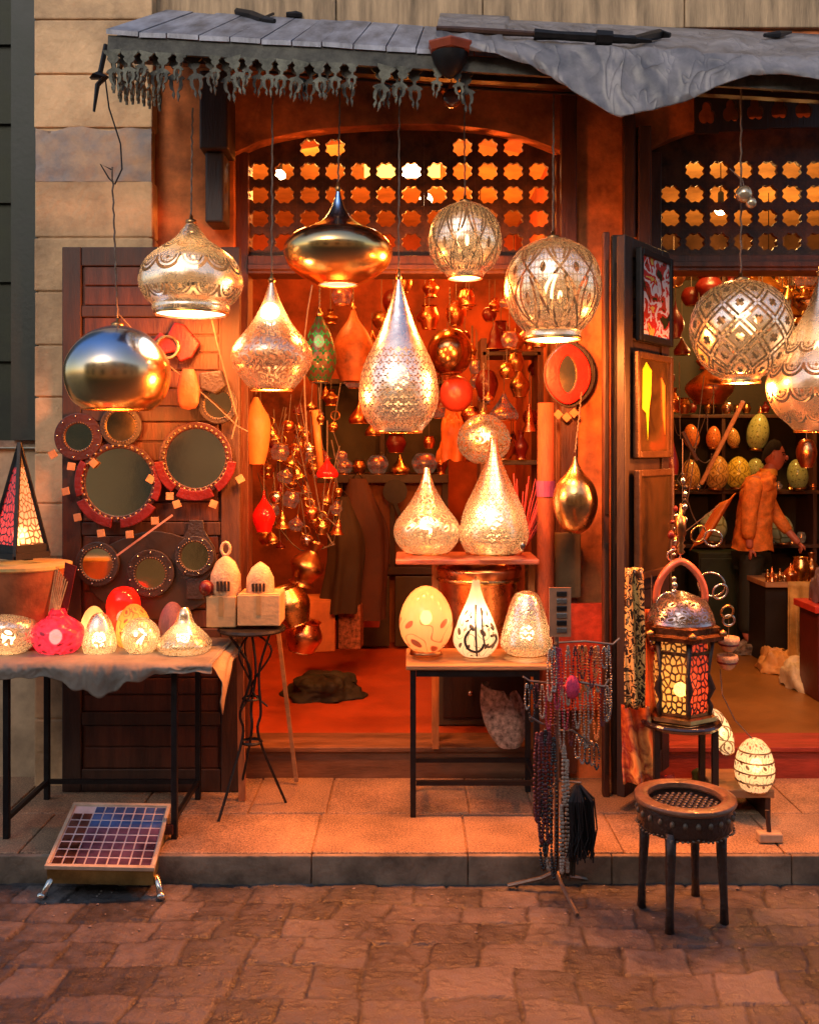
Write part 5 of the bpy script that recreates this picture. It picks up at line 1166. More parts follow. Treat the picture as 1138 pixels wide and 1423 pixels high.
def brasslamp(kind,r,h):
    return {'globe':[(.3*r,h),(.7*r,h*.9),(r,h*.55),(.8*r,h*.2),(.5*r,0)],'onion':[(.05*r,h),(.2*r,h*.8),(.8*r,h*.55),(r,h*.35),(.7*r,h*.1),(.6*r,0)],'bell':[(.1*r,h),(.25*r,h*.85),(.5*r,h*.6),(.6*r,h*.3),(r,0)],
    'vase':[(.5*r,h),(.35*r,h*.85),(.4*r,h*.75),(r,h*.45),(.6*r,h*.12),(.7*r,0)],'cone':[(.04*r,h),(.3*r,h*.7),(r,h*.25),(.9*r,0)],'pot':[(.8*r,h),(.7*r,h*.93),(.75*r,h*.85),(r,h*.5),(.7*r,h*.05),(.65*r,0)]}[kind]
amberm=filigree('amber pierced brass',(.8,.35,.12),'curl',6,3,.1,.95,.25,gs=.55,trans=.5)
mets=[brass,copper,bronze,amberm,silver,redl]
def pot(name,label,cat,px,py,D,kind,r,h,m,group=None,hang=0,handle=False,rot=0):
    q=D/F; t=thing(name,label,cat,P(px,py,D),group); pr=catmull(brasslamp(kind,r*q,h*q),4)
    MB().lathe(pr,20).build('body',m,t,smooth=True)
    MB().lathe([(pr[-1][0]*1.04,.004),(pr[-1][0]*1.06,0),(pr[-1][0]*.9,0)],20).build('rim',bronze,t)
    if hang: MB().tube([(0,0,h*q),(0,0,(h+hang)*q)],.003,5).build('cord',cordm,t)
    if handle:
        mb=MB(); torus(mb,Vector((0,0,(h+5)*q)),6*q,1.1*q); mb.build('handle',bronze,t)
    if rot: t.rotation_euler=(0,rot,0)
    return t
shz=lambda D:HY-(SH-ZC)*F/D
for k,(px,kind,r,h,mi,lb) in enumerate([(478,'onion',13,30,3,'amber onion lamp at the left end of the back shelf'),(499,'pot',10,20,2,'little bronze pot on the back shelf'),(525,'globe',15,27,3,'round amber globe lamp on the back shelf'),(556,'cone',14,28,0,'small brass cone lamp between two globes on the back shelf'),(590,'globe',18,30,3,'larger amber globe lamp on the back shelf'),(613,'vase',9,34,1,'slim copper vase at the right end of the back shelf')]):
    pot('brass_lamp',lb,'lamp',px,shz(7.9),7.9,kind,r,h,mets[mi],GS)
t_=clothpile('crumpled orange cloth bag beside the back shelf lamps',632,640,22,62,7.3,mat('orange cloth',(.8,.2,.04),.5,scale=5,bump=.3,c2=(.3,.06,.01)),Z(640,7.3),8,'cloth_bag','bag',.15)
# side shelf on the right of the room
sr=thing('side_shelf','dark wooden side shelf unit on the right of the main shop room','shelf',(X(712,6.6),6.6,.303)); q=6.6/F
for yy in (488,640): MB().box(-42*q,40*q,0,.35,Z(yy,6.6)-.303-.03,Z(yy,6.6)-.303).build('shelf_board',wood_dark,sr,bevel=.004)
for xx in (-40*q,39*q): MB().box(xx-.02,xx+.02,0,.35,0,Z(470,6.6)-.303).build('upright',wood_red,sr)
for k,(px,py,D,kind,r,h,mi,lb,hg) in enumerate([(688,486,6.65,'bell',16,38,5,'red leather bell lamp on the upper side shelf',0),(716,486,6.65,'onion',13,30,2,'bronze onion lamp on the upper side shelf',0),(736,486,6.65,'vase',9,30,1,'copper vase at the end of the upper side shelf',0),
  (676,556,6.5,'globe',16,42,5,'crimson hanging pot under the upper side shelf',30),(700,585,6.5,'cone',20,42,3,'amber cone shade hanging under the side shelf',50),(722,552,6.5,'onion',14,44,2,'dark bronze drop under the side shelf, left of the pier',20),(735,600,6.5,'bell',10,40,1,'copper bell lamp hanging against the red pier side',40),(655,590,6.6,'globe',15,26,1,'copper ball lamp between red ball and side shelf',60),
  (700,638,6.6,'pot',15,26,2,'bronze pot on the lower side shelf',0),(724,638,6.6,'vase',10,40,5,'red vase on the lower side shelf',0)]):
    pot('shop_lamp',lb,'lamp',px,py,D,kind,r,h,mets[mi],hang=hg)
kinds=['globe','onion','bell','vase','cone','pot']; descr={'globe':'ball','onion':'onion shaped','bell':'bell shaped','vase':'vase shaped','cone':'cone shaped','pot':'pot shaped'}
rnd=random.Random(50)
nmi={5:'red leather',0:'brass',1:'copper',2:'bronze',3:'pierced amber'}
for k in range(30):
    px=rnd.uniform(640,752); py=rnd.uniform(405,640); kd=rnd.choice(kinds); mi=rnd.choice([5,5,0,1,2,3]); r=rnd.uniform(7,13); D=rnd.uniform(5.9,7.2)
    pot('crowded_lamp','%s %s lamp in the crowd inside the doorway'%(nmi[mi],descr[kd]),'lamp',px,py,D,kd,r,r*rnd.uniform(1.6,2.5),mets[mi],'lamps crowded inside the doorway beside the pier',hang=rnd.uniform(20,60))
for k in range(34):
    px=rnd.uniform(452,650); py=rnd.uniform(400,630); kd=rnd.choice(kinds); mi=rnd.choice([5,2,2,1,3,1]); r=rnd.uniform(8,15); D=rnd.uniform(6.9,7.7)
    pot('crowded_lamp','%s %s lamp in the dim hanging crowd mid shop'%(nmi[mi],descr[kd]),'lamp',px,py,D,kd,r,r*rnd.uniform(1.6,2.5),mets[mi],'lamps hung in the dim middle of the shop',hang=rnd.uniform(20,60))
for k in range(26):
    px=rnd.uniform(362,482); py=rnd.uniform(560,765); kd=rnd.choice(kinds); mi=rnd.choice([0,0,1,2,3,5]); r=rnd.uniform(6,11); D=rnd.uniform(5.9,6.6)
    pot('crowded_trinket','tiny %s %s trinket tangled behind the left door post'%(nmi[mi],descr[kd]),'trinket',px,py,D,kd,r,r*rnd.uniform(1.6,2.5),mets[mi],'tiny trinkets tangled behind the left door post',hang=rnd.uniform(20,60),rot=rnd.uniform(-.4,.4))
def tangle(label,px0,px1,py0,py1,D0,D1,n,mt,seed):
    rr=random.Random(seed); mb=MB()
    for i in range(n):
        a=P(rr.uniform(px0,px1),rr.uniform(py0,py1),rr.uniform(D0,D1)); b_=P(rr.uniform(px0,px1),rr.uniform(py0,py1),rr.uniform(D0,D1)); m_=(a+b_)/2-Vector((0,0,rr.uniform(.03,.15)))
        mb.tube(catmull([a,m_,b_],5),.004,5)
    o=mb.build('wire_tangle',mt); o['kind']='stuff'; return tag(o,label,'wires')
tangle('tangle of thin wires among the brass trinkets',362,480,560,760,5.8,6.2,14,cordm,3)
# pink straw bundle
mb=MB(); rnd=random.Random(5)
for i in range(60):
    a=rnd.uniform(-.55,.55); mb.tube([P(722,772,5.45),P(722,772,5.45)+Vector((math.sin(a)*.45,rnd.uniform(0,.1),math.cos(a)*rnd.uniform(.3,.48)))],.003,4)
tag(mb.build('straw_bundle',mat('pink straw',(.8,.1,.1),.5)),'spray of pink red straws behind the tall lace cone lamp','straws')
t_=thing('rolled_rug','upright orange rolled rug with a purple tie against the pier','rug',(X(758,5.22),5.22,.13)); 
MB().lathe([(.001,0),(.045,0),(.048,.4),(.046,1.3),(.043,Z(560,5.22)-.13),(.001,Z(560,5.22)-.13)],20).build('rug_body',mat('orange weave',(.3,.06,.018),.7,scale=25,bump=.5,stretch=(1,1,.3)),t_,smooth=True); MB().lathe([(.05,Z(690,5.22)-.13),(.052,Z(668,5.22)-.13)],20).build('tie',mat('purple tie',(.3,.06,.2),.5),t_)
tag(MB().box(X(770,5.29),X(806,5.29),5.27,5.3,Z(830,5.29),Z(740,5.29)).build('olive_board',mat('olive panel',(.14,.08,.03),.6,bump=.3),bevel=.004),'small olive brown board fixed on the pier under the bronze teardrop','board')
tag(MB().box(X(770,5.29),X(836,5.29),5.26,5.3,Z(985,5.29),Z(838,5.29)).build('red_cloth_panel',mat('scarlet panel',(.8,.07,.02),.5,scale=5,bump=.3,var=.5)),'scarlet cloth panel on the pier behind the jewellery stand','cloth')
# hanging brass trinkets on the left jamb
rnd=random.Random(31); kinds=['globe','onion','bell','vase','cone','pot']; GT2='brass trinkets strung at the left side of the doorway'
descr={'globe':'ball','onion':'onion shaped','bell':'bell shaped','vase':'vase shaped','cone':'cone shaped','pot':'pot shaped'}; mname=['brass','copper','bronze','pierced amber','silver','red leather']
tr=[(380,612,'bell',11,22,0),(400,600,'globe',9,16,1),(418,606,'onion',9,20,2),(388,640,'pot',13,24,3),(410,636,'globe',11,20,1),(430,628,'cone',8,18,4),(372,660,'vase',8,22,2),(394,672,'onion',12,26,3),(415,665,'bell',11,20,0),(436,660,'globe',9,16,2),(384,700,'globe',10,18,4),(402,705,'pot',12,24,3),(424,694,'vase',8,24,1),(392,734,'bell',12,24,0),(410,738,'onion',11,24,3),(434,722,'globe',10,18,1),(452,700,'cone',9,22,2),(466,716,'vase',9,22,3),(446,742,'pot',11,20,0),(468,742,'bell',10,20,1),(378,755,'cone',10,22,2),(428,760,'globe',10,18,4),(470,690,'globe',7,12,0),(446,590,'vase',6,18,2),(462,600,'onion',7,18,0)]
for k,(px,py,kd,r,h,mi) in enumerate(tr):
    D=5.72+.5*((k*7)%5)/5; pot('brass_trinket','%s %s trinket hanging left in the doorway'%(mname[mi],descr[kd]),'trinket',px,py,D,kd,r,h,mets[mi],GT2,hang=rnd.uniform(15,70),handle=k%3==0,rot=rnd.uniform(-.25,.25))
pot('hanging_lantern','scarlet pear shaped lampshade beside the door post','lampshade',367,740,5.6,'onion',16,58,glowglass('scarlet shade',(.9,.02,.015),.12,trans=.4),hang=40)
pot('hanging_lantern','small crimson cone lampshade among the brass trinkets','lampshade',455,664,5.7,'cone',15,30,glowglass('crimson shade',(.75,.02,.02),.1,trans=.4),hang=50)
tag(MB().tube([P(438,570,5.9),P(446,655,5.9)],.022,10).build('orange_baton',mat('orange baton',(.9,.3,.07),.4),smooth=True),'bright orange upright baton among the brass trinkets','baton')
pot('brass_urn','large gleaming brass urn tilted below the trinkets','urn',418,812,5.9,'vase',25,62,bronze,rot=.35)
pot('brass_urn','big round brass pot lying lower beside the cartons','urn',412,868,5.8,'pot',28,56,brass,rot=-.3)
pot('brass_urn','squat brass jug nearest the black cloth on the floor','urn',418,905,5.9,'pot',26,44,copper,rot=.2)
# clothes hung at back
def robe(label,cxp,y0,y1,w_,D,mt):
    q=D/F; xa=X(cxp,D); z1=Z(y0,D); z0=Z(y1,D)
    def f(u,v):
        a=2*PI*u; wv=(.35+.65*min(1,v*3))*(1+.15*v); k=1+.2*math.sin(6*a+2*noise.noise(Vector((a,v*2,1))))*v+.12*noise.noise(Vector((math.cos(a)*4,math.sin(a)*4,v*3)))
        return (xa+w_*q*.5*math.cos(a)*wv*k+.03*math.sin(v*4),D+.1*math.sin(a)*wv*k,z1+(z0-z1)*v)
    t=thing('hanging_robe',label,'robe',(0,0,0)); MB().grid(f,48,16).build('robe_body',mt,t,smooth=True); MB().tube([(xa-.05,D,z1-.02),(xa,D,z1+.05),(xa+.05,D,z1-.02)],.006,5).build('hanger',iron,t); return t
robe('long brown robe hanging in the dim back of the main room',497,665,860,66,7.2,mat('brown robe',(.075,.022,.009),.8,scale=4,bump=.3))
robe('darker olive brown robe hanging next to the long brown robe',476,690,850,44,7.0,mat('olive robe',(.035,.018,.007),.8,scale=4,bump=.3))
tag(MB().prism(sx_(circ(17,28),7.75/F),.03,Matrix.Translation(P(549,683,7.75))).beam(P(549,700,7.76),P(562,730,7.76),.03).build('black_pan',iron),'round black pan with handle hanging on the orange back panel','pan')
# cartons & cloth on the floor
def box3(name,label,cat,px0,px1,y0,y1,D,dp,m,rz=0,flap=True):
    w_=(px1-px0)*D/F/2; h=(y1-y0)*D/F; t=thing(name,label,cat,P((px0+px1)/2,y1,D),rz=rz); MB().box(-w_,w_,0,dp,0,h).build('box_body',m,t,bevel=.005)
    MB().box(-w_+.003,w_-.003,-.0,dp*.46,h+.001,h+.006).box(-w_+.003,w_-.003,dp*.5,dp-.003,h+.001,h+.006).build('flap',m,t); return t
oc=mat('orange carton',(.6,.2,.06),.7,scale=6,bump=.2)
box3('floor_carton','tall orange carton on the shop floor behind the black cloth','carton',430,466,835,906,6.9,.3,oc,.25)
box3('floor_carton','patterned brown gift box right of the tall orange carton','carton',470,501,842,902,7.0,.16,mat('patterned carton',(.35,.12,.05),.6,scale=35,bump=.4,var=.8),-.1)
box3('floor_carton','low reddish parcel at the foot of the back cabinet','carton',500,527,842,872,7.6,.2,mat('red parcel',(.5,.1,.05),.6))
clothpile('black cloth heap lying on the orange shop floor',448,935,50,24,6.5,mat('black cloth',(.012,.014,.01),.7,scale=6,bump=.4),.302,2,dy=.25)
# small items along the right jamb under the shelf
# ================= SECOND ROOM =================
q=8.5/F
su=thing('egg_shelves','dark wooden shelf unit of decorated eggs at the back of the second shop','shelf',(X(1040,8.6),8.6,.303))
ws=120*q
for yy in (576,682,757):
    MB().box(-ws,ws+.3,-.05,.35,Z(yy,8.55)-.303-.03,Z(yy,8.55)-.303).build('shelf_board',wood_brown,su,bevel=.004)
MB().box(-ws,ws+.3,.36,.38,0,Z(380,8.6)-.303).build('back_panel',mat('dark green panel',(.025,.02,.008),.7,bump=.2),su)
for xx in (-ws,-.25,.55,ws+.27): MB().box(xx,xx+.03,-.04,.35,0,Z(380,8.6)-.303).build('upright',wood_brown,su)
GE='decorated eggs on the shelves of the second shop'
def eggm(n,c,k): return glowglass(n,c,.05,k,5,4,(c[0]*.4,c[1]*.4,c[2]*.3),.07,trans=.15)
em=[eggm('yellow egg',(.85,.65,.08),'leaf'),eggm('green patterned egg',(.45,.5,.16),'curl'),eggm('ochre egg',(.75,.42,.1),'leaf'),eggm('pale green egg',(.5,.52,.28),'crackle'),eggm('orange egg',(.8,.25,.05),'curl')]
for (px,yb,rx,ry,mi,lb) in [(960,680,13,21,2,'ochre patterned egg at the left of the middle shelf'),(993,681,16,24,2,'large ochre patterned egg crossed by the wooden rod'),(1024,680,17,23,0,'bright yellow egg on the middle shelf'),(1110,680,14,21,1,'green patterned egg right of the shopkeeper head'),(1049,626,15,26,1,'tall green patterned egg above the shopkeeper'),(988,754,19,22,3,'pale green egg on the lowest shelf'),(1088,756,16,21,3,'olive green egg behind the shopkeeper arm'),(1050,668,12,16,1,'small green egg just behind the shopkeeper shoulder'),(962,623,11,17,4,'orange egg on the upper shelf'),(990,624,10,16,4,'reddish orange egg on the upper shelf near the rod'),(1020,622,9,14,2,'small ochre egg on the upper shelf left of the tall green one')]:
    e_=egg(lb,px,yb-ry,rx,ry,8.45,em[mi],GE); e_.rotation_euler=(0,R(((px*7)%17)-8),0); e_.scale=(1,1,1)
# extra goods on top shelf
for k,(px,py,D,kind,r,h,mi,lb,hg) in enumerate([(935,573,7.8,'vase',12,34,1,'copper vase at the left end of the top egg shelf',0),(985,562,7.4,'onion',33,60,1,'large orange copper onion lamp below the diamond globe',60),(915,440,6.4,'vase',12,50,5,'long red leather lamp hanging left in the second bay',30),(938,470,6.6,'onion',12,52,5,'red leather drop lamp beside the long red lamp',60),(985,415,7,'pot',20,30,5,'crimson leather pot lamp high in the second bay',20),(960,425,7.2,'globe',14,26,5,'dark red ball lamp high in the second bay',20),(1065,410,7,'cone',22,34,0,'gold cone lamp cluster behind the globe lamp',20),(1095,440,6.8,'bell',18,40,0,'gold bell lamp high right of the globe lamp',40),(1118,400,6.8,'onion',16,36,3,'amber onion lamp near the upper right picture edge',20),(1082,490,7,'vase',14,50,1,'copper vase lamp right of the diamond globe',70),(1120,650,6.2,'globe',14,40,1,'small orange ball lamp under the scale patterned teardrop',20),(925,540,6.2,'onion',12,40,5,'red and cream drop by the framed pictures',60),(932,660,6.1,'cone',10,70,5,'long red cone shade beside the framed pictures',60),(928,720,6.0,'cone',9,60,3,'amber cone shade below the long red one',20),(950,575,7.8,'pot',10,22,2,'bronze pot on the top egg shelf',0),(1010,575,7.9,'globe',9,16,4,'tiny silver ball on the top egg shelf',0)]):
    pot('shop_lamp',lb,'lamp',px,py,D,kind,r,h,mets[mi],hang=hg)
rnd=random.Random(77)
for k in range(44):
    px=rnd.uniform(930,1145); py=rnd.uniform(398,520); kd=rnd.choice(kinds); mi=rnd.choice([5,5,0,0,1,2,3]) if px<1030 else rnd.choice([0,0,1,3,2])
    r=rnd.uniform(9,17); D=rnd.uniform(6.8,8.0); nm={5:'red leather',0:'brass',1:'copper',2:'bronze',3:'pierced amber'}[mi]
    pot('crowded_lamp','%s %s lamp in the second bay ceiling cluster'%(nm,descr[kd]),'lamp',px,py,D,kd,r,r*rnd.uniform(1.6,2.4),mets[mi],'lamps crowded below the second bay ceiling',hang=rnd.uniform(20,60))
for k in range(40):
    px=rnd.uniform(935,1140); sh_=rnd.choice([574,680,755]); kd=rnd.choice(kinds); mi=rnd.choice([0,1,2,4,5,3]); r=rnd.uniform(4,8)
    nm={5:'red leather',0:'brass',1:'copper',2:'bronze',3:'pierced amber',4:'silver'}[mi]
    pot('shelf_ware','small %s %s ware crowded between the shelved eggs'%(nm,descr[kd]),'ware',px,sh_,rnd.choice([8.5,8.65,8.75]),kd,r,r*rnd.uniform(1.8,2.8),mets[mi],'small wares crowded between the eggs')
tangle('tangle of wires and strings hung before the egg shelves',925,1000,500,760,6.6,7.4,12,cordm,8)
pot('copper_scoop','open copper scoop shaped lamp left of the lantern spire','lamp',925,760,5.9,'bell',22,34,copper,hang=60,rot=.9)
tag(MB().tube([P(1032,558,5.9),P(1003,615,6.1),P(974,672,6.3)],.014,8).build('wooden_rod',wood_pale),'pale wooden rod slanting in front of the eggs','rod')
tag(MB().tube([P(948,600,6.4),P(968,640,6.4)],.014,8).build('wooden_rod',wood_brown),'short brown rod slanting the other way beside the eggs','rod')
def scarf(u,v): return P(975+30*u+ (18*(1-v)),705+60*v-20*u,7.9)+Vector((-.1*v,.03*math.sin(u*8),0))
tag(MB().grid(scarf,12,10).build('orange_scarf',mat('orange scarf',(.85,.25,.04),.5),smooth=True,solid=.006),'orange cloth hanging from the middle egg shelf','scarf')
# dark cabinet, counter, drape, sacks
t_=thing('dark_cabinet','tall dark green cabinet standing behind the lantern','cabinet',(X(1000,8.2),8.2,.303)); q=8.2/F
MB().box(-30*q,70*q,0,.3,0,Z(768,8.2)-.303).build('cabinet_body',mat('dark green paint',(.012,.025,.012),.5,bump=.2),t_,bevel=.006); MB().box(-28*q,18*q,-.015,-.001,.03,Z(776,8.2)-.303).box(22*q,68*q,-.015,-.001,.03,Z(776,8.2)-.303).build('door',mat('dark green paint',(0,0,0)),t_,bevel=.004)
t_=thing('counter_table','dark counter in the second shop with small brass goods','table',(X(1090,7.4),7.4,.303)); q=7.4/F; ch=Z(808,7.4)-.303
MB().box(-30*q,60*q,-.05,.5,ch-.04,ch).build('table_top',wood_pale,t_,bevel=.004); MB().box(-27*q,56*q,0,.48,0,ch-.041).build('table_body',mat('near black wood',(.012,.01,.008),.5),t_)
for k,(px,kind,r,h,mi) in enumerate([(1066,'vase',4,16,0),(1072,'bell',5,20,1),(1078,'globe',4,10,2),(1083,'vase',3,18,0),(1090,'pot',5,12,4),(1098,'onion',11,26,1),(1112,'pot',13,34,0),(1127,'vase',10,40,2)]):
    pot('counter_ware','%s %s ware on the dark counter, %s'%(mname[mi],descr[kind],['first from the shopkeeper','tallest of the small bells','tiny and round','slim beside the silver pot','squat and pale','by the shopkeeper hand','under the shelf end','near the picture edge'][k]),'ware',px,808,7.38,kind,r,h,mets[mi],'small wares on the dark counter')
def dr(u,v): return (X(1094+36*u,7.1),7.1+.04*math.sin(u*14)*v-.05*0,Z(808,7.1)-(Z(808,7.1)-.35)*v)
def dr2(u,v):
    p=dr(u,v); return p
tag(MB().grid(dr2,40,16).build('yellow_drape',mat('yellow cloth',(.6,.36,.09),.6,scale=6,bump=.3,var=.35),smooth=True,solid=.006),'yellow cloth draped down the front of the dark counter','cloth')
t_=thing('red_counter','dark red counter corner jutting in at the picture edge','counter',(2.72,6.3,.303)); 
MB().box(-.09,.8,0,.3,0,Z(852,6.3)-.303).build('counter_body',mat('oxblood paint',(.1,.012,.008),.4),t_,bevel=.005); MB().box(-.12,.82,-.03,.33,Z(852,6.3)-.302,Z(842,6.3)-.303).build('counter_top',mat('scarlet top',(.6,.05,.03),.35),t_,bevel=.005)
clothpile('grey violet bundle on the red counter at the picture edge',1146,842,14,44,6.4,mat('violet cloth',(.2,.15,.2),.6),Z(841,6.3),1,'cloth_bundle','bundle')
clothpile('yellow orange sack lying on the second shop floor',1078,912,24,26,7.2,mat('yellow sack',(.7,.36,.1),.6,scale=6,bump=.4),.302,4,'sack','sack',.18)
clothpile('pale cream sack beside the yellow one near the red counter',1112,925,24,34,6.7,mat('cream sack',(.62,.52,.3),.6,scale=6,bump=.4),.302,6,'sack','sack',.18)
clothpile('low heap of grey shoes by the dark green cabinet',1040,893,26,14,7.8,mat('grey shoe heap',(.3,.24,.18),.5,scale=16,bump=.6,var=.8),.302,7,'shoe_heap','shoes',.12)
# ================= PERSON =================
PDp=7.9; q=PDp/F
root=thing('person','shopkeeper in a loose orange shirt and dark trousers reaching over the counter','person',(X(1045,PDp),PDp,.303))
rx0=root.location.x; fz=.303
def J(px,py,dy=0): 
    p=P(px,py,PDp); return (p.x-rx0,dy,max(p.z-fz,.03))
def skin(name,joints,edges,mt,parent,sub=2,rootv=0):
    me=bpy.data.meshes.new(name); me.from_pydata([j[0] for j in joints],edges,[]); me.materials.append(mt)
    o=bpy.data.objects.new(name,me); col.objects.link(o); o.parent=parent
    md=o.modifiers.new('k','SKIN'); md.use_smooth_shade=True
    for i,j in enumerate(joints):
        r=j[1]; me.skin_vertices[0].data[i].radius=(r,r) if not isinstance(r,tuple) else r
    me.skin_vertices[0].data[rootv].use_root=True
    s_=o.modifiers.new('s','SUBSURF'); s_.levels=sub; s_.render_levels=sub; return o
skinm=mat('brown skin',(.5,.15,.09),.5,scale=10,bump=.05,var=.15)
shirt=mat('orange shirt',(.85,.24,.03),.75,scale=16,bump=.9,var=.3,bscale=26)
trs=mat('dark trousers',(.012,.018,.012),.7,scale=8,bump=.3)
body=[(J(1045,752),.11),(J(1047,715),.10),(J(1053,680),.11),(J(1062,662),.06),(J(1068,653),.055),(J(1073,646),.05),(J(1076,638),.05),
 (J(1040,668,-.13),.05),(J(1028,705,-.19),.042),(J(1030,742,-.17),.034),(J(1031,760,-.18),.028),
 (J(1064,670,.13),.05),(J(1078,708,.13),.042),(J(1099,742,.02),.032),(J(1109,756,-.02),.027),
 (J(1038,762,-.08),.085),(J(1034,820,-.08),.06),(J(1032,880,-.08),.042),(J(1042,890,-.13),.035),
 (J(1050,762,.09),.085),(J(1054,820,.08),.06),(J(1058,880,.1),.042),(J(1068,890,.05),.035)]
ed=[(0,1),(1,2),(2,3),(3,4),(4,5),(5,6),(2,7),(7,8),(8,9),(9,10),(2,11),(11,12),(12,13),(13,14),(0,15),(15,16),(16,17),(17,18),(0,19),(19,20),(20,21),(21,22)]
skin('body',body,ed,skinm,root)
def loft(mb,rings,seg=24,wr=.0,k=0):
    # rings: (x,y,z,rx,ry)
    b=len(mb.v); n=len(rings)
    for i,(x,y,z,a,c) in enumerate(rings):
        for j in range(seg):
            t=2*PI*j/seg; q=1+wr*noise.noise(Vector((math.cos(t)*1.6,math.sin(t)*1.6,i*.8+k)))
            mb.v.append((x+a*math.cos(t)*q,y+c*math.sin(t)*q,z+wr*.08*math.sin(3*t+i)))
    for i in range(n-1):
        for j in range(seg):
            p0=b+i*seg+j; p1=b+i*seg+(j+1)%seg; mb.f.append((p0,p0+seg,p1+seg,p1))
def jr(px,py,dy,a,c): x,y,z=J(px,py,dy); return (x,y,z,a,c)
def dens(r,n=4): return [tuple(q) for q in catmull(r,n)]
mb=MB(); loft(mb,dens([jr(1066,656,0,.06,.065),jr(1061,661,0,.085,.13),jr(1055,670,0,.115,.2),jr(1052,688,0,.13,.2),jr(1048,715,0,.135,.18),jr(1045,740,0,.145,.175),jr(1044,764,0,.155,.185)]),32,.22)
shoulder=[(1042,664,-.13,.075),(1034,680,-.18,.075),(1029,705,-.2,.068),(1028,730,-.19,.06),(1029,748,-.18,.056)]
mb.tube([J(a,b_,c) for a,b_,c,d in shoulder],[d for a,b_,c,d in shoulder],14)
far=[(1064,665,.12,.07),(1072,688,.15,.068),(1080,710,.12,.06),(1092,732,.05,.05),(1098,741,.02,.046)]
mb.tube([J(a,b_,c) for a,b_,c,d in far],[d for a,b_,c,d in far],14)
mb.build('shirt',shirt,root,smooth=True,sub=1)
mb=MB(); x_,y_,z_=J(1066,657); loft(mb,[(x_,y_,z_-.02,.075,.085),(x_+.01,y_,z_+.02,.065,.07),(x_-.005,y_,z_+.035,.06,.065)],20); mb.build('collar',mat('yellow collar',(.8,.4,.04),.6),root,smooth=True)
tr_=[(J(1045,757),.15),(J(1040,775,-.07),.1),(J(1035,820,-.08),.085),(J(1032,880,-.08),.07),(J(1050,775,.08),.1),(J(1054,820,.08),.085),(J(1058,880,.1),.07)]
skin('trousers',tr_,[(0,1),(1,2),(2,3),(0,4),(4,5),(5,6)],trs,root)
hc=Vector(J(1076,634)); blackm=mat('black hair',(.004,.003,.002),.95,scale=40,bump=.5)
fd=Vector((.86,-.5,0)); sd_=Vector((.5,.86,0))
def hairf(u,v):
    a=2*PI*u; r=math.cos(v*PI/2)**.7; f=math.cos(a)  # f=1 towards the face
    d=fd*(math.cos(a)*(.088 if f<0 else .074)*r)+sd_*(math.sin(a)*.086*r)
    return tuple(hc-fd*.014+d+Vector((0,0,.050-.085*(1-v)*max(0,.3-f)+.085*math.sin(v*PI/2)+.008*noise.noise(Vector((math.cos(a)*5,math.sin(a)*5,v*5))))))
MB().grid(hairf,40,14).build('hair',blackm,root,smooth=True)
fc=hc+fd*.078
def headf(u,v):
    a=2*PI*u; z=-math.cos(PI*v); r=math.sin(PI*v)**.85; j=1-.28*max(0,-z)**1.5; f=math.cos(a)
    d=fd*(f*.082*r*(j if f<0 else 1-.12*max(0,-z)))+sd_*(math.sin(a)*.072*r*j)
    return tuple(hc+d+Vector((0,0,-.005+.115*z)))
MB().grid(headf,28,16).build('head',skinm,root,smooth=True)
MB().ball(tuple(fc+fd*.014+Vector((0,0,-.012))),.013,10,8,sz=1.6).build('nose',skinm,root,smooth=True)
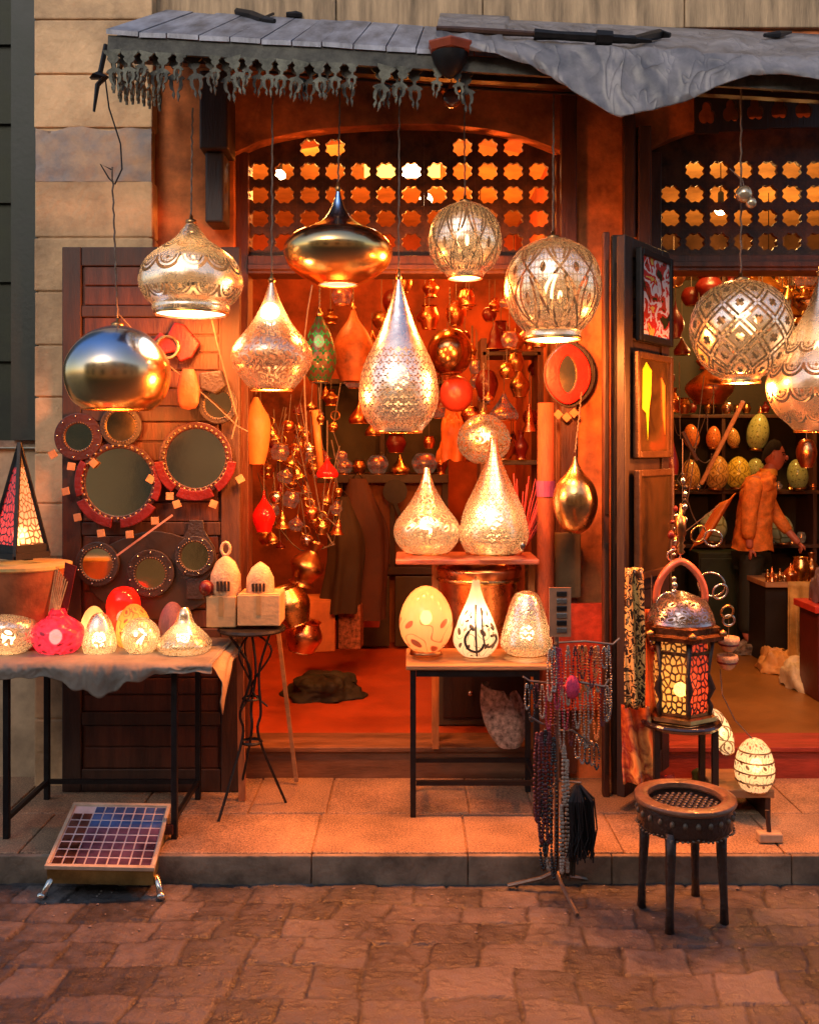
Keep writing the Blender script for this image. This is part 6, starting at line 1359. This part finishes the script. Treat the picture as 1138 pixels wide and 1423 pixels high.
for sg in (-1,1):
    MB().ball(tuple(fc+sd_*.03*sg+Vector((0,0,.012))-fd*.006),.009,8,6,sz=.6).build('eye',blackm,root,smooth=True)
    MB().beam(tuple(fc+sd_*.015*sg+Vector((0,0,.03))),tuple(fc+sd_*.045*sg+Vector((0,0,.03))-fd*.012),.008,.007).build('eyebrow',blackm,root)
    MB().ball(tuple(hc+sd_*.082*sg+Vector((0,0,.0))),.02,10,8,sx=.6,sy=.5,sz=1.4).build('ear',skinm,root,smooth=True)
MB().beam(tuple(fc-sd_*.022+Vector((0,0,-.045))+fd*.0),tuple(fc+sd_*.022+Vector((0,0,-.045))+fd*.0),.012,.008).build('mouth',mat('lip',(.25,.04,.03),.5),root)
for px_,dy_ in ((1038,-.1),(1063,.08)):
    x_,y_,z_=J(px_,890,dy_); MB().ball((x_,y_,.045),.05,14,8,sx=2.1,sy=.9,sz=.9).build('shoe',mat('black shoe',(.01,.008,.008),.4),root,smooth=True)
for hx2,hy2,hz2,dx in ((*J(1108,756,-.02),.5),(*J(1031,762,-.17),.1)):
    for k,(l,off) in enumerate(((.05,-.018),(.06,-.006),(.058,.006),(.045,.018))):
        MB().tube([(hx2,hy2+off,hz2),(hx2+.02*dx*2,hy2+off*1.2,hz2-l*.6),(hx2+.015*dx,hy2+off*1.3,hz2-l*1.2)],[.011,.009,.006],6).build('finger',skinm,root,smooth=True)
    MB().tube([(hx2,hy2-.02,hz2+.01),(hx2+.03,hy2-.035,hz2-.02),(hx2+.035,hy2-.035,hz2-.045)],[.012,.01,.007],6).build('thumb',skinm,root,smooth=True)

rnd=random.Random(12); mb=MB()
for i in range(150):
    x=rnd.uniform(-2,2); y=4.33-abs(rnd.gauss(0,.35)); r=rnd.uniform(.002,.005)
    if y<3.2: continue
    mb.ball((x,y,.002+r*.3),r,5,3,sx=rnd.uniform(.7,2),sy=rnd.uniform(.7,1.6),sz=.5)
struct(mb.build('grit',mat('pale grit',(.4,.33,.27),.8)),'stuff')
# things that still share a label are told apart by where they hang
grp={}
for o in col.objects:
    if o.parent is None and o.get('label') and o.get('group'): grp.setdefault(o['label'],[]).append(o)
for lb,os_ in grp.items():
    n=len(os_)
    if n<2: continue
    os_.sort(key=lambda o:-o.location.z)
    for i,o in enumerate(os_):
        wd={2:['upper of two','lower of two'],3:['highest of three','middle of three','lowest of three']}.get(n)
        o['label']=(wd[i] if wd else '%s highest of its kind'%ordn[min(i,12)])+', '+lb
